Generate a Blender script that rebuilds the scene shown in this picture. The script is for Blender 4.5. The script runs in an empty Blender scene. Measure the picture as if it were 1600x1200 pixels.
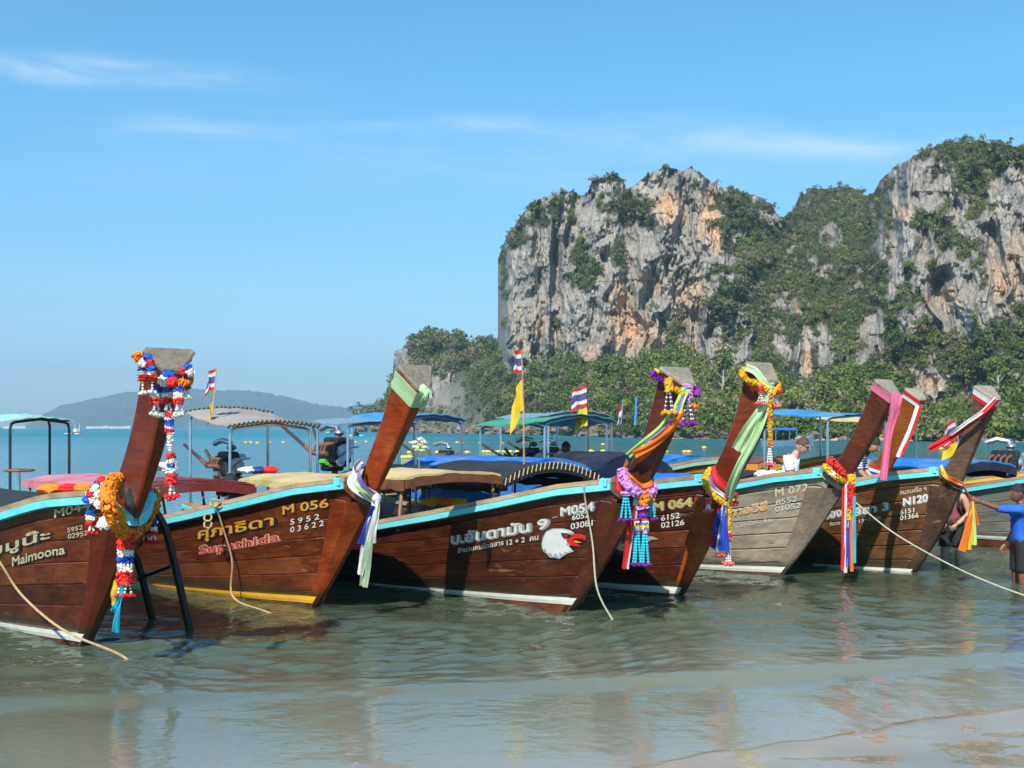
import bpy, bmesh, math, random
import numpy as np
from mathutils import Vector, Matrix
C = bpy.context.scene.collection
sc = bpy.context.scene
random.seed(7)
PI = math.pi
# ------------------------------------------------------------------ camera, sky, sun, exposure
EYE = 2.1                                   # metres above the sea
FPX, HOR = 1850.0, 667.0                    # focal length and horizon in photograph pixels (1600 wide)
cd = bpy.data.cameras.new('camera'); cam = bpy.data.objects.new('camera', cd); C.objects.link(cam)
cam.location = (0, 0, EYE); cam.rotation_euler = (PI / 2, 0, 0)
cd.sensor_width = 36.0; cd.lens = 36.0 * FPX / 1600.0
cd.shift_y = (HOR - 600.0) / 1600.0
cd.clip_start = 0.1; cd.clip_end = 30000.0
sc.camera = cam
SUN_EL, SUN_AZ = math.radians(43), math.radians(-162)   # azimuth from +Y, clockwise: behind the viewer's left shoulder
sun_dir = Vector((math.sin(SUN_AZ) * math.cos(SUN_EL), math.cos(SUN_AZ) * math.cos(SUN_EL), math.sin(SUN_EL)))
sd = bpy.data.lights.new('sun', 'SUN'); so = bpy.data.objects.new('sun', sd); C.objects.link(so)
sd.energy = 4.2; sd.angle = math.radians(0.5); sd.color = (1.0, 0.93, 0.83)
so.rotation_euler = sun_dir.to_track_quat('Z', 'Y').to_euler()
w = bpy.data.worlds.new('World'); sc.world = w; w.use_nodes = True
nt = w.node_tree; nt.nodes.clear()
def N(nt, t, **kw):
    n = nt.nodes.new(t)
    for k, v in kw.items():
        if k in n.inputs.keys(): n.inputs[k].default_value = v
        else: setattr(n, k, v)
    return n
sky = N(nt, 'ShaderNodeTexSky', sky_type='NISHITA', sun_disc=False, sun_elevation=SUN_EL, sun_rotation=SUN_AZ,
        air_density=1.0, dust_density=0.6, ozone_density=2.2, altitude=0.0)
tc = N(nt, 'ShaderNodeTexCoord')
tint = N(nt, 'ShaderNodeMix', data_type='RGBA', blend_type='MULTIPLY'); tint.inputs[0].default_value = 1.0
tint.inputs[7].default_value = (0.52, 0.94, 1.10, 1)
nt.links.new(sky.outputs[0], tint.inputs[6])
# thin cirrus: a few wisps at their bearings (x/y) and elevations (z/y), broken up by stretched noise
def M(op, a, b_=None, c=None):
    n = N(nt, 'ShaderNodeMath', operation=op)
    for i, v in enumerate((a, b_, c)):
        if v is None: continue
        if isinstance(v, (int, float)): n.inputs[i].default_value = v
        else: nt.links.new(v, n.inputs[i])
    return n.outputs[0]
sx = N(nt, 'ShaderNodeSeparateXYZ'); nt.links.new(tc.outputs['Generated'], sx.inputs[0])
ysafe = M('MAXIMUM', sx.outputs[1], .05); AZ = M('DIVIDE', sx.outputs[0], ysafe); EL = M('DIVIDE', sx.outputs[2], ysafe)
mp = N(nt, 'ShaderNodeMapping'); mp.inputs['Scale'].default_value = (7.0, 7.0, 46.0); mp.inputs['Rotation'].default_value = (0.0, -0.07, 0.0)
n1 = N(nt, 'ShaderNodeTexNoise', Scale=1.0, Detail=7.0, Roughness=0.62, Distortion=0.7); nt.links.new(tc.outputs['Generated'], mp.inputs[0]); nt.links.new(mp.outputs[0], n1.inputs['Vector'])
wn = N(nt, 'ShaderNodeTexNoise', Scale=9.0, Detail=3.0); nt.links.new(tc.outputs['Generated'], wn.inputs['Vector']); wob = M('MULTIPLY_ADD', wn.outputs[0], .03, -.015)
tot = None
for a0, e0, wa, we, sl, k in ((-.385, .303, .13, .010, -.075, 1.0), (-.28, .252, .075, .011, -.04, .45), (.24, .243, .15, .014, -.02, .65), (-.03, .255, .12, .008, -.03, .35), (-.40, .125, .22, .014, 0.0, .12), (.02, .22, .35, .03, .0, .22), (-.9, .35, .3, .03, .05, .7), (.95, .3, .3, .03, -.05, .6), (.3, .75, .5, .05, .1, .6), (-.5, .9, .4, .05, .1, .6)):
    da = M('SUBTRACT', AZ, a0); de = M('SUBTRACT', M('ADD', EL, wob), M('MULTIPLY_ADD', da, sl, e0))
    q = M('ADD', M('POWER', M('DIVIDE', da, wa), 2.0), M('POWER', M('DIVIDE', de, we), 2.0)); g_ = M('MULTIPLY', M('EXPONENT', M('MULTIPLY', q, -1.0)), k)
    tot = g_ if tot is None else M('ADD', tot, g_)
br = N(nt, 'ShaderNodeMapRange', interpolation_type='SMOOTHSTEP'); br.inputs[1].default_value = .28; br.inputs[2].default_value = .75; nt.links.new(n1.outputs[0], br.inputs[0])
fac = M('MULTIPLY', M('MULTIPLY', tot, M('GREATER_THAN', sx.outputs[1], .05)), M('MULTIPLY_ADD', br.outputs[0], .75, .1))
tl = N(nt, 'ShaderNodeMapRange', interpolation_type='SMOOTHSTEP'); tl.inputs[1].default_value = .0; tl.inputs[2].default_value = .34; nt.links.new(EL, tl.inputs[0])
tm = N(nt, 'ShaderNodeMix', data_type='RGBA'); tm.inputs[6].default_value = (.56, .80, .93, 1); tm.inputs[7].default_value = (.43, .98, 1.13, 1); nt.links.new(tl.outputs[0], tm.inputs[0]); nt.links.new(tm.outputs[2], tint.inputs[7])
cm = N(nt, 'ShaderNodeMix', data_type='RGBA'); cm.inputs[7].default_value = (5.4, 6.4, 7.3, 1)
nt.links.new(fac, cm.inputs[0]); nt.links.new(tint.outputs[2], cm.inputs[6])
bg = N(nt, 'ShaderNodeBackground', Strength=0.1); wo = N(nt, 'ShaderNodeOutputWorld')
nt.links.new(cm.outputs[2], bg.inputs[0]); nt.links.new(bg.outputs[0], wo.inputs[0])
sc.view_settings.view_transform = 'Standard'; sc.view_settings.look = 'None'
sc.view_settings.exposure = 0.75; sc.view_settings.gamma = 1.0; sc.view_settings.use_curve_mapping = False
sc.render.engine = 'CYCLES'
sc.cycles.use_denoising = True
sc.cycles.max_bounces = 6; sc.cycles.diffuse_bounces = 2; sc.cycles.glossy_bounces = 3; sc.cycles.transmission_bounces = 3
sc.cycles.volume_bounces = 0; sc.cycles.caustics_reflective = False; sc.cycles.caustics_refractive = False

# ------------------------------------------------------------------ helpers
def at(px, py, y):                          # a photograph pixel and a distance -> a point in the place
    return Vector(((px - 800) / FPX * y, y, EYE + (HOR - py) / FPX * y))
def on_water(px, py):
    y = EYE * FPX / (py - HOR); return Vector(((px - 800) / FPX * y, y, 0))
def proj(p): return (800 + FPX * p[0] / p[1], HOR - FPX * (p[2] - EYE) / p[1])
XF = {}                                     # name -> inverse world matrix of a parent
def thing(name, label, cat, loc=(0, 0, 0), rotz=0.0, group=None, kind=None):
    o = bpy.data.objects.new(name, None); C.objects.link(o)
    o.location = loc; o.rotation_euler = (0, 0, rotz); o.empty_display_size = 0.1
    o['label'] = label; o['category'] = cat
    if group: o['group'] = group
    if kind: o['kind'] = kind
    XF[o.name] = (Matrix.Translation(Vector(loc)) @ Matrix.Rotation(rotz, 4, 'Z')).inverted()
    return o
def tag(o, label=None, cat=None, group=None, kind=None):
    for k, v in (('label', label), ('category', cat), ('group', group), ('kind', kind)):
        if v: o[k] = v
    return o
def link_mesh(name, me, mats, parent=None):
    o = bpy.data.objects.new(name, me); C.objects.link(o)
    for m in (mats if isinstance(mats, (list, tuple)) else [mats]): me.materials.append(m)
    if parent is not None:
        o.parent = parent; XF[o.name] = XF[parent.name]
    else: XF[o.name] = Matrix.Identity(4)
    return o
class MB:
    """collects boxes, tubes, sheets and lofts; build() links them as ONE mesh object"""
    def __init__(s): s.v = []; s.f = []; s.mi = []
    def add(s, vs, fs, mi=0):
        b = len(s.v); s.v.extend([tuple(v) for v in vs]); s.f.extend([tuple(b + i for i in f) for f in fs]); s.mi.extend([mi] * len(fs))
    def box(s, c, size, rot=None, bev=0.0, mi=0):
        hx, hy, hz = size[0] / 2, size[1] / 2, size[2] / 2
        if bev <= 0:
            vs = [Vector((x, y, z)) for z in (-hz, hz) for y in (-hy, hy) for x in (-hx, hx)]
            fs = [(0, 2, 3, 1), (4, 5, 7, 6), (0, 1, 5, 4), (2, 6, 7, 3), (0, 4, 6, 2), (1, 3, 7, 5)]
        else:
            rings = []
            for z, k in ((-hz, bev), (-hz + bev, 0), (hz - bev, 0), (hz, bev)):
                a, b2 = hx - k, hy - k; e = bev if k == 0 else bev * .6
                rings.append([Vector(p) for p in ((a, b2 - e, z), (a - e, b2, z), (-a + e, b2, z), (-a, b2 - e, z), (-a, -b2 + e, z), (-a + e, -b2, z), (a - e, -b2, z), (a, -b2 + e, z))])
            vs = [p for r in rings for p in r]; fs = []
            for i in range(3):
                for j in range(8): fs.append((i * 8 + j, i * 8 + (j + 1) % 8, i * 8 + 8 + (j + 1) % 8, i * 8 + 8 + j))
            fs.append(tuple(range(7, -1, -1))); fs.append(tuple(range(24, 32)))
        if rot is not None: vs = [rot @ v for v in vs]
        c = Vector(c); s.add([v + c for v in vs], fs, mi); return s
    def loft(s, rings, closed=True, cap0=True, cap1=True, mi=0):
        n = len(rings[0]); vs = [p for r in rings for p in r]; fs = []
        for i in range(len(rings) - 1):
            for j in range(n if closed else n - 1):
                k = (j + 1) % n
                fs.append((i * n + j, i * n + k, (i + 1) * n + k, (i + 1) * n + j))
        if closed and cap0: fs.append(tuple(range(n - 1, -1, -1)))
        if closed and cap1: fs.append(tuple((len(rings) - 1) * n + j for j in range(n)))
        s.add(vs, fs, mi); return s
    def tube(s, path, r, n=8, mi=0):
        path = [Vector(p) for p in path]; rings = []; up = None
        for i, p in enumerate(path):
            d = (path[min(i + 1, len(path) - 1)] - path[max(i - 1, 0)])
            if d.length < 1e-9: d = Vector((0, 0, 1))
            d.normalize()
            if up is None:
                up = Vector((0, 0, 1)) if abs(d.z) < .9 else Vector((1, 0, 0))
            a = d.cross(up).normalized(); up = a.cross(d).normalized()
            rr = r[i] if isinstance(r, (list, tuple)) else r
            rings.append([p + (a * math.cos(2 * PI * j / n) + up * math.sin(2 * PI * j / n)) * rr for j in range(n)])
        return s.loft(rings, mi=mi)
    def sheet(s, grid, th=0.004, mi=0):     # a cloth or panel with real thickness
        R, K = len(grid), len(grid[0]); g = [[Vector(p) for p in r] for r in grid]; vs = []; top = []
        for i in range(R):
            for j in range(K):
                a = g[min(i + 1, R - 1)][j] - g[max(i - 1, 0)][j]; b = g[i][min(j + 1, K - 1)] - g[i][max(j - 1, 0)]
                nn = a.cross(b); nn = nn.normalized() if nn.length > 1e-9 else Vector((0, 0, 1))
                vs.append(g[i][j] + nn * th / 2); top.append(g[i][j] - nn * th / 2)
        M = R * K; fs = []
        for i in range(R - 1):
            for j in range(K - 1):
                q = (i * K + j, (i + 1) * K + j, (i + 1) * K + j + 1, i * K + j + 1)
                fs.append(q); fs.append(tuple(M + x for x in reversed(q)))
        edge = [j for j in range(K)] + [i * K + K - 1 for i in range(1, R)] + [(R - 1) * K + j for j in range(K - 2, -1, -1)] + [i * K for i in range(R - 2, 0, -1)]
        for a, b in zip(edge, edge[1:] + edge[:1]): fs.append((a, b, M + b, M + a))
        s.add(vs + top, fs, mi); return s
    def ball(s, c, r, n=8, m=6, jit=0.0, sq=(1, 1, 1), mi=0, rot=None):
        c = Vector(c); vs = [Vector((0, 0, 1))]; fs = []
        for i in range(1, m):
            for j in range(n):
                a, b = PI * i / m, 2 * PI * (j + .5 * (i % 2)) / n
                vs.append(Vector((math.sin(a) * math.cos(b), math.sin(a) * math.sin(b), math.cos(a))))
        vs.append(Vector((0, 0, -1)))
        vs = [Vector((v.x * sq[0], v.y * sq[1], v.z * sq[2])) * (r * (1 + random.uniform(-jit, jit))) for v in vs]
        for j in range(n): fs.append((0, 1 + j, 1 + (j + 1) % n))
        for i in range(m - 2):
            for j in range(n):
                a = 1 + i * n
                fs.append((a + j, a + n + j, a + n + (j + 1) % n, a + (j + 1) % n))
        L = len(vs) - 1; a = 1 + (m - 2) * n
        for j in range(n): fs.append((L, a + (j + 1) % n, a + j))
        if rot is not None: vs = [rot @ v for v in vs]
        s.add([c + v for v in vs], fs, mi); return s
    def mesh(s, name, T=None):
        me = bpy.data.meshes.new(name)
        v = s.v if T is None else [tuple(T @ Vector(p)) for p in s.v]
        me.from_pydata(v, [], s.f); return me
    def build(s, name, mats, parent=None, smooth=False, world=False, fix=False):
        T = XF[parent.name] if (world and parent is not None) else None
        me = s.mesh(name, T); o = link_mesh(name, me, mats, parent)
        if any(s.mi): me.polygons.foreach_set('material_index', s.mi)
        if fix:
            bm = bmesh.new(); bm.from_mesh(me); bmesh.ops.recalc_face_normals(bm, faces=bm.faces); bm.to_mesh(me); bm.free()
        if smooth: smooth_by_angle(me)
        return o
def smooth_by_angle(me, ang=40):
    me.polygons.foreach_set('use_smooth', [True] * len(me.polygons))
    me.update()
    try: me.set_sharp_from_angle(angle=math.radians(ang))
    except Exception: pass
def spline(pts, n):                         # Catmull-Rom through points
    P = [Vector(p) for p in pts]
    if len(P) == 2: return [P[0].lerp(P[1], i / (n - 1)) for i in range(n)]
    Q = [P[0] * 2 - P[1]] + P + [P[-1] * 2 - P[-2]]; out = []
    for i in range(n):
        u = i / (n - 1) * (len(P) - 1); k = min(int(u), len(P) - 2); t = u - k
        a, b, c, d = Q[k], Q[k + 1], Q[k + 2], Q[k + 3]
        out.append(.5 * ((2 * b) + (c - a) * t + (2 * a - 5 * b + 4 * c - d) * t * t + (3 * b - a - 3 * c + d) * t ** 3))
    return out
def interp(x, xs, ys): return float(np.interp(x, xs, ys))

# ------------------------------------------------------------------ procedural materials
def new_mat(name):
    m = bpy.data.materials.new(name); m.use_nodes = True; t = m.node_tree
    return m, t, t.nodes['Principled BSDF'], t.nodes['Material Output']
def ramp(t, stops):
    r = t.nodes.new('ShaderNodeValToRGB'); e = r.color_ramp.elements
    while len(e) > 1: e.remove(e[-1])
    e[0].position = stops[0][0]; e[0].color = (*stops[0][1], 1)
    for p, c in stops[1:]:
        x = e.new(p); x.color = (*c, 1)
    return r
def shade(c, k): return tuple(min(1, max(0, x * k)) for x in c)
def plain(name, col, rough=0.5, var=0.18, scale=9.0, bump=0.0, metal=0.0, coat=0.0, bscale=None, trans=0.0, stretch=(1, 1, 1)):
    m, t, b, o = new_mat(name)
    tc = N(t, 'ShaderNodeTexCoord'); mp = N(t, 'ShaderNodeMapping'); mp.inputs['Scale'].default_value = stretch
    t.links.new(tc.outputs['Object'], mp.inputs[0])
    n = N(t, 'ShaderNodeTexNoise', Scale=scale, Detail=5.0, Roughness=.6)
    r = ramp(t, [(.3, shade(col, 1 - var)), (.7, shade(col, 1 + var))])
    t.links.new(mp.outputs[0], n.inputs['Vector']); t.links.new(n.outputs[0], r.inputs[0]); t.links.new(r.outputs[0], b.inputs['Base Color'])
    b.inputs['Roughness'].default_value = rough; b.inputs['Metallic'].default_value = metal; b.inputs['Coat Weight'].default_value = coat
    if bump:
        n2 = N(t, 'ShaderNodeTexNoise', Scale=bscale or scale * 4, Detail=4.0); bp = N(t, 'ShaderNodeBump', Strength=bump, Distance=.02)
        t.links.new(mp.outputs[0], n2.inputs['Vector']); t.links.new(n2.outputs[0], bp.inputs['Height']); t.links.new(bp.outputs[0], b.inputs['Normal'])
    if trans:
        tr = N(t, 'ShaderNodeBsdfTranslucent'); mx = N(t, 'ShaderNodeMixShader'); mx.inputs[0].default_value = trans
        t.links.new(r.outputs[0], tr.inputs[0]); t.links.new(b.outputs[0], mx.inputs[1]); t.links.new(tr.outputs[0], mx.inputs[2]); t.links.new(mx.outputs[0], o.inputs[0])
    return m
def wood(name, dark, mid, light, rough=.35, coat=.25, grain=1.0, worn=None, wornamt=.62):
    """boat timber: grain along local x, blotches, scuffs; every plank gets its own tone"""
    m, t, b, o = new_mat(name)
    tc = N(t, 'ShaderNodeTexCoord'); oi = N(t, 'ShaderNodeObjectInfo')
    off = N(t, 'ShaderNodeVectorMath', operation='SCALE'); cx = N(t, 'ShaderNodeCombineXYZ')
    t.links.new(oi.outputs['Random'], cx.inputs[0]); t.links.new(oi.outputs['Random'], cx.inputs[2]); t.links.new(cx.outputs[0], off.inputs[0]); off.inputs['Scale'].default_value = 17.0
    add = N(t, 'ShaderNodeVectorMath', operation='ADD'); t.links.new(tc.outputs['Object'], add.inputs[0]); t.links.new(off.outputs[0], add.inputs[1])
    mp = N(t, 'ShaderNodeMapping'); mp.inputs['Scale'].default_value = (.9 * grain, 14, 14 * grain); t.links.new(add.outputs[0], mp.inputs[0])
    n1 = N(t, 'ShaderNodeTexNoise', Scale=1.6, Detail=7.0, Roughness=.62, Distortion=.35); t.links.new(mp.outputs[0], n1.inputs['Vector'])
    n2 = N(t, 'ShaderNodeTexNoise', Scale=2.3, Detail=4.0, Roughness=.55); t.links.new(add.outputs[0], n2.inputs['Vector'])
    mx = N(t, 'ShaderNodeMath', operation='MULTIPLY_ADD'); mx.inputs[1].default_value = .55
    mm = N(t, 'ShaderNodeMath', operation='MULTIPLY'); mm.inputs[1].default_value = .5; t.links.new(n2.outputs[0], mm.inputs[0])
    t.links.new(n1.outputs[0], mx.inputs[0]); t.links.new(mm.outputs[0], mx.inputs[2])
    ad = N(t, 'ShaderNodeMath', operation='MULTIPLY_ADD'); ad.inputs[1].default_value = .16
    t.links.new(oi.outputs['Random'], ad.inputs[0]); t.links.new(mx.outputs[0], ad.inputs[2])
    r = ramp(t, [(.40, dark), (.60, mid), (.80, light)]); t.links.new(ad.outputs[0], r.inputs[0])
    col = r.outputs[0]; rgh = None
    if worn:
        mp3 = N(t, 'ShaderNodeMapping'); mp3.inputs['Scale'].default_value = (1.1, 5, 7.5); t.links.new(add.outputs[0], mp3.inputs[0])
        n3 = N(t, 'ShaderNodeTexNoise', Scale=1.4, Detail=9.0, Roughness=.7); t.links.new(mp3.outputs[0], n3.inputs['Vector'])
        r3 = ramp(t, [(wornamt, (0, 0, 0)), (wornamt + .07, (1, 1, 1))]); t.links.new(n3.outputs[0], r3.inputs[0])
        mc = N(t, 'ShaderNodeMix', data_type='RGBA'); mc.inputs[7].default_value = (*worn, 1)
        t.links.new(r3.outputs[0], mc.inputs[0]); t.links.new(col, mc.inputs[6]); col = mc.outputs[2]
        mr = N(t, 'ShaderNodeMapRange'); mr.inputs[3].default_value = rough; mr.inputs[4].default_value = .8
        t.links.new(r3.outputs[0], mr.inputs[0]); t.links.new(mr.outputs[0], b.inputs['Roughness'])
    else:
        mr = N(t, 'ShaderNodeMapRange'); mr.inputs[3].default_value = rough * .75; mr.inputs[4].default_value = min(1, rough * 1.35)
        t.links.new(n2.outputs[0], mr.inputs[0]); t.links.new(mr.outputs[0], b.inputs['Roughness'])
    g = N(t, 'ShaderNodeNewGeometry'); sz = N(t, 'ShaderNodeSeparateXYZ'); t.links.new(g.outputs['Position'], sz.inputs[0])
    za = N(t, 'ShaderNodeMath', operation='MULTIPLY_ADD'); za.inputs[1].default_value = -.35; t.links.new(n1.outputs[0], za.inputs[0]); t.links.new(sz.outputs[2], za.inputs[2])
    zm = N(t, 'ShaderNodeMapRange'); zm.inputs[1].default_value = -.02; zm.inputs[2].default_value = .06; zm.inputs[3].default_value = .75; zm.inputs[4].default_value = 0.0; t.links.new(za.outputs[0], zm.inputs[0])
    sc_ = N(t, 'ShaderNodeMix', data_type='RGBA'); sc_.inputs[7].default_value = (.030, .030, .016, 1); t.links.new(zm.outputs[0], sc_.inputs[0]); t.links.new(col, sc_.inputs[6]); col = sc_.outputs[2]
    t.links.new(col, b.inputs['Base Color'])
    b.inputs['Coat Weight'].default_value = coat; b.inputs['Coat Roughness'].default_value = .18
    bp = N(t, 'ShaderNodeBump', Strength=.35, Distance=.01); t.links.new(n1.outputs[0], bp.inputs['Height']); t.links.new(bp.outputs[0], b.inputs['Normal'])
    return m

# ------------------------------------------------------------------ numpy noise
_rs = np.random.RandomState(3); _perm = _rs.permutation(256); _perm = np.concatenate([_perm, _perm, _perm]); _grad = _rs.uniform(-1, 1, 512)
def vnoise(x, y, z=0.0):
    x = np.asarray(x, float); y = np.asarray(y, float); z = np.zeros_like(x) + z
    xi, yi, zi = np.floor(x).astype(int), np.floor(y).astype(int), np.floor(z).astype(int)
    fx, fy, fz = x - xi, y - yi, z - zi
    fx, fy, fz = (f * f * f * (f * (f * 6 - 15) + 10) for f in (fx, fy, fz))
    def h(a, b, c): return _grad[_perm[(_perm[(_perm[a & 255] + b) & 255] + c) & 255]]
    def L(a, b, t): return a + (b - a) * t
    return L(L(L(h(xi, yi, zi), h(xi + 1, yi, zi), fx), L(h(xi, yi + 1, zi), h(xi + 1, yi + 1, zi), fx), fy),
             L(L(h(xi, yi, zi + 1), h(xi + 1, yi, zi + 1), fx), L(h(xi, yi + 1, zi + 1), h(xi + 1, yi + 1, zi + 1), fx), fy), fz)
def fbm(x, y, z=0.0, o=4, g=.5):
    s, a, k = 0.0, 1.0, 1.0
    for i in range(o):
        s = s + a * vnoise(np.asarray(x) * k + i * 17.3, np.asarray(y) * k + i * 5.1, z); a *= g; k *= 2.03
    return s
def grid_mesh(name, V, R, K, mats, kind=None, smooth=True, attrs=None):
    me = bpy.data.meshes.new(name); me.vertices.add(R * K); me.vertices.foreach_set('co', np.ascontiguousarray(V, dtype=np.float32).ravel())
    i = np.arange(R * K).reshape(R, K); q = np.stack([i[:-1, :-1], i[:-1, 1:], i[1:, 1:], i[1:, :-1]], -1).reshape(-1)
    nf = len(q) // 4; me.loops.add(nf * 4); me.loops.foreach_set('vertex_index', q.astype(np.int32))
    me.polygons.add(nf); me.polygons.foreach_set('loop_start', np.arange(0, nf * 4, 4, dtype=np.int32))
    me.polygons.foreach_set('use_smooth', np.full(nf, smooth)); me.update(calc_edges=True)
    for k, a in (attrs or {}).items():
        at_ = me.attributes.new(k, 'FLOAT', 'POINT'); at_.data.foreach_set('value', np.ascontiguousarray(a, dtype=np.float32).ravel())
    o = link_mesh(name, me, mats)
    if kind: o['kind'] = kind
    return o
# ------------------------------------------------------------------ the sea
def water_mat():
    m, t, b, o = new_mat('sea_water')
    g = N(t, 'ShaderNodeNewGeometry'); sp = N(t, 'ShaderNodeSeparateXYZ'); t.links.new(g.outputs['Position'], sp.inputs[0])
    # distance seaward from the beach line
    a = N(t, 'ShaderNodeMath', operation='MULTIPLY_ADD'); a.inputs[1].default_value = -.42; t.links.new(sp.outputs[0], a.inputs[0]); t.links.new(sp.outputs[1], a.inputs[2])
    n0 = N(t, 'ShaderNodeTexNoise', Scale=.35, Detail=3.0); t.links.new(g.outputs['Position'], n0.inputs['Vector'])
    ad = N(t, 'ShaderNodeMath', operation='MULTIPLY_ADD'); ad.inputs[1].default_value = 2.2; t.links.new(n0.outputs[0], ad.inputs[0]); t.links.new(a.outputs[0], ad.inputs[2])
    mr = N(t, 'ShaderNodeMapRange'); mr.inputs[1].default_value = 4.0; mr.inputs[2].default_value = 104.0; t.links.new(ad.outputs[0], mr.inputs[0])
    r = ramp(t, [(0, (.42, .37, .29)), (.040, (.315, .295, .24)), (.060, (.195, .205, .16)), (.082, (.098, .118, .084)), (.12, (.058, .080, .050)), (.22, (.020, .135, .135)), (.45, (.003, .155, .178)), (1, (.003, .122, .165))])
    t.links.new(mr.outputs[0], r.inputs[0])
    n4 = N(t, 'ShaderNodeTexNoise', Scale=.03, Detail=3.0); t.links.new(g.outputs['Position'], n4.inputs['Vector'])
    r4 = ramp(t, [(.35, (.78, .8, .8)), (.65, (1.15, 1.12, 1.1))]); t.links.new(n4.outputs[0], r4.inputs[0])
    mc = N(t, 'ShaderNodeMix', data_type='RGBA', blend_type='MULTIPLY'); mc.inputs[0].default_value = 1.0
    t.links.new(r.outputs[0], mc.inputs[6]); t.links.new(r4.outputs[0], mc.inputs[7]); t.links.new(mc.outputs[2], b.inputs['Base Color'])
    b.inputs['IOR'].default_value = 1.33; b.inputs['Roughness'].default_value = .045; b.inputs['Subsurface Weight'].default_value = 1.0; b.inputs['Subsurface Radius'].default_value = (.5, .6, .45); b.inputs['Subsurface Scale'].default_value = 1.0
    rr = N(t, 'ShaderNodeMapRange'); rr.inputs[1].default_value = 25; rr.inputs[2].default_value = 300; rr.inputs[3].default_value = .04; rr.inputs[4].default_value = .30
    t.links.new(sp.outputs[1], rr.inputs[0]); t.links.new(rr.outputs[0], b.inputs['Roughness'])
    sp_ = N(t, 'ShaderNodeMapRange'); sp_.inputs[1].default_value = 22; sp_.inputs[2].default_value = 120; sp_.inputs[3].default_value = .5; sp_.inputs[4].default_value = .07
    t.links.new(sp.outputs[1], sp_.inputs[0]); t.links.new(sp_.outputs[0], b.inputs['Specular IOR Level'])
    mp = N(t, 'ShaderNodeMapping'); mp.inputs['Scale'].default_value = (1, 1.5, 1); t.links.new(g.outputs['Position'], mp.inputs[0])
    n1 = N(t, 'ShaderNodeTexNoise', Scale=7.0, Detail=3.0, Roughness=.5); n2 = N(t, 'ShaderNodeTexNoise', Scale=.9, Detail=4.0, Roughness=.6)
    t.links.new(mp.outputs[0], n1.inputs['Vector']); t.links.new(mp.outputs[0], n2.inputs['Vector'])
    b1 = N(t, 'ShaderNodeBump', Strength=.42, Distance=.03); b2 = N(t, 'ShaderNodeBump', Strength=.6, Distance=.25)
    t.links.new(n1.outputs[0], b1.inputs['Height']); t.links.new(n2.outputs[0], b2.inputs['Height'])
    fr = N(t, 'ShaderNodeMapRange'); fr.inputs[1].default_value = 20; fr.inputs[2].default_value = 60; fr.inputs[3].default_value = 0; fr.inputs[4].default_value = .6
    t.links.new(sp.outputs[1], fr.inputs[0]); t.links.new(fr.outputs[0], b2.inputs['Strength'])
    cs = N(t, 'ShaderNodeMapRange'); cs.inputs[1].default_value = 10.5; cs.inputs[2].default_value = 13.5; cs.inputs[3].default_value = .13; cs.inputs[4].default_value = .46; t.links.new(ad.outputs[0], cs.inputs[0]); t.links.new(cs.outputs[0], b1.inputs['Strength'])
    t.links.new(b2.outputs[0], b1.inputs['Normal']); t.links.new(b1.outputs[0], b.inputs['Normal'])
    return m
def swell_line(x):                                  # the small bore running in, as depth for a given x
    return np.interp(x, [-9, -4.0, -2.0, 0.0, 2.2, 4.4, 9], [8.4, 8.95, 9.35, 9.55, 9.95, 10.8, 12.4])
def wave_height(X, Y):
    off = Y - swell_line(X)
    ang = [(.31, .95, 1.9), (-.12, .99, 1.15), (.55, .84, .78), (-.4, .92, .61), (.2, .98, .44), (-.65, .76, .37), (.8, .6, .33), (-.25, .97, .27), (.42, .9, .23)]
    wob = .35 * vnoise(X * .5, Y * .5, 3.1) + .8 * vnoise(X * .13, Y * .13, 9.1)
    z = 0
    for i, (kx, ky, lam) in enumerate(ang):
        ph = 2 * PI * (kx * X + ky * Y + wob * (1 + .3 * i)) / lam + i * 1.7
        amp = lam * (.0075 if i < 4 else .0125)
        z = z + amp * np.sin(ph) * (.6 + .8 * np.abs(vnoise(X * .6 + i * 9, Y * .6, 1.0 + i)))
    z = z + .012 * fbm(X * 2.4, Y * 3.6, .5, 3)
    calm = np.clip((off + .35) / 1.6, .15, 1)        # smoother inshore of the bore
    gust = np.clip(.75 + .7 * vnoise(X * .28, Y * .28, 5.5), .35, 1.3)
    fade = np.clip(1.35 - Y / 70, .15, 1)
    z = z * calm * gust * fade
    lump = .6 + .5 * vnoise(X * .55, Y * .1, 2.2)
    z = z + .085 * lump * np.where(off > 0, np.exp(-(off / .8) ** 2), np.exp(-(off / .24) ** 2))
    z = z + .018 * np.exp(-((off + 2.1) / .22) ** 2) * (np.clip(vnoise(X * .4, 0 * X, 4.0) + .3, 0, 1))
    return z
rows = np.concatenate([[.3, 1.5, 3.0, 3.8], 1 / np.linspace(1 / 4.4, 1 / 46.0, 580), np.geomspace(48, 9000, 60)])
cols = np.concatenate([[-6.0, -1.4], np.linspace(-.62, .62, 450), [1.4, 6.0]])
YY, TT = np.meshgrid(rows, cols, indexing='ij'); XX = TT * YY
ZZ = wave_height(XX, YY); ZZ[YY > 250] = 0
grid_mesh('sea', np.stack([XX, YY, ZZ], -1), len(rows), len(cols), water_mat(), 'structure')
sand = plain('wet_sand', (.34, .29, .22), .6, .15, 3.0, bump=.2)
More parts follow.
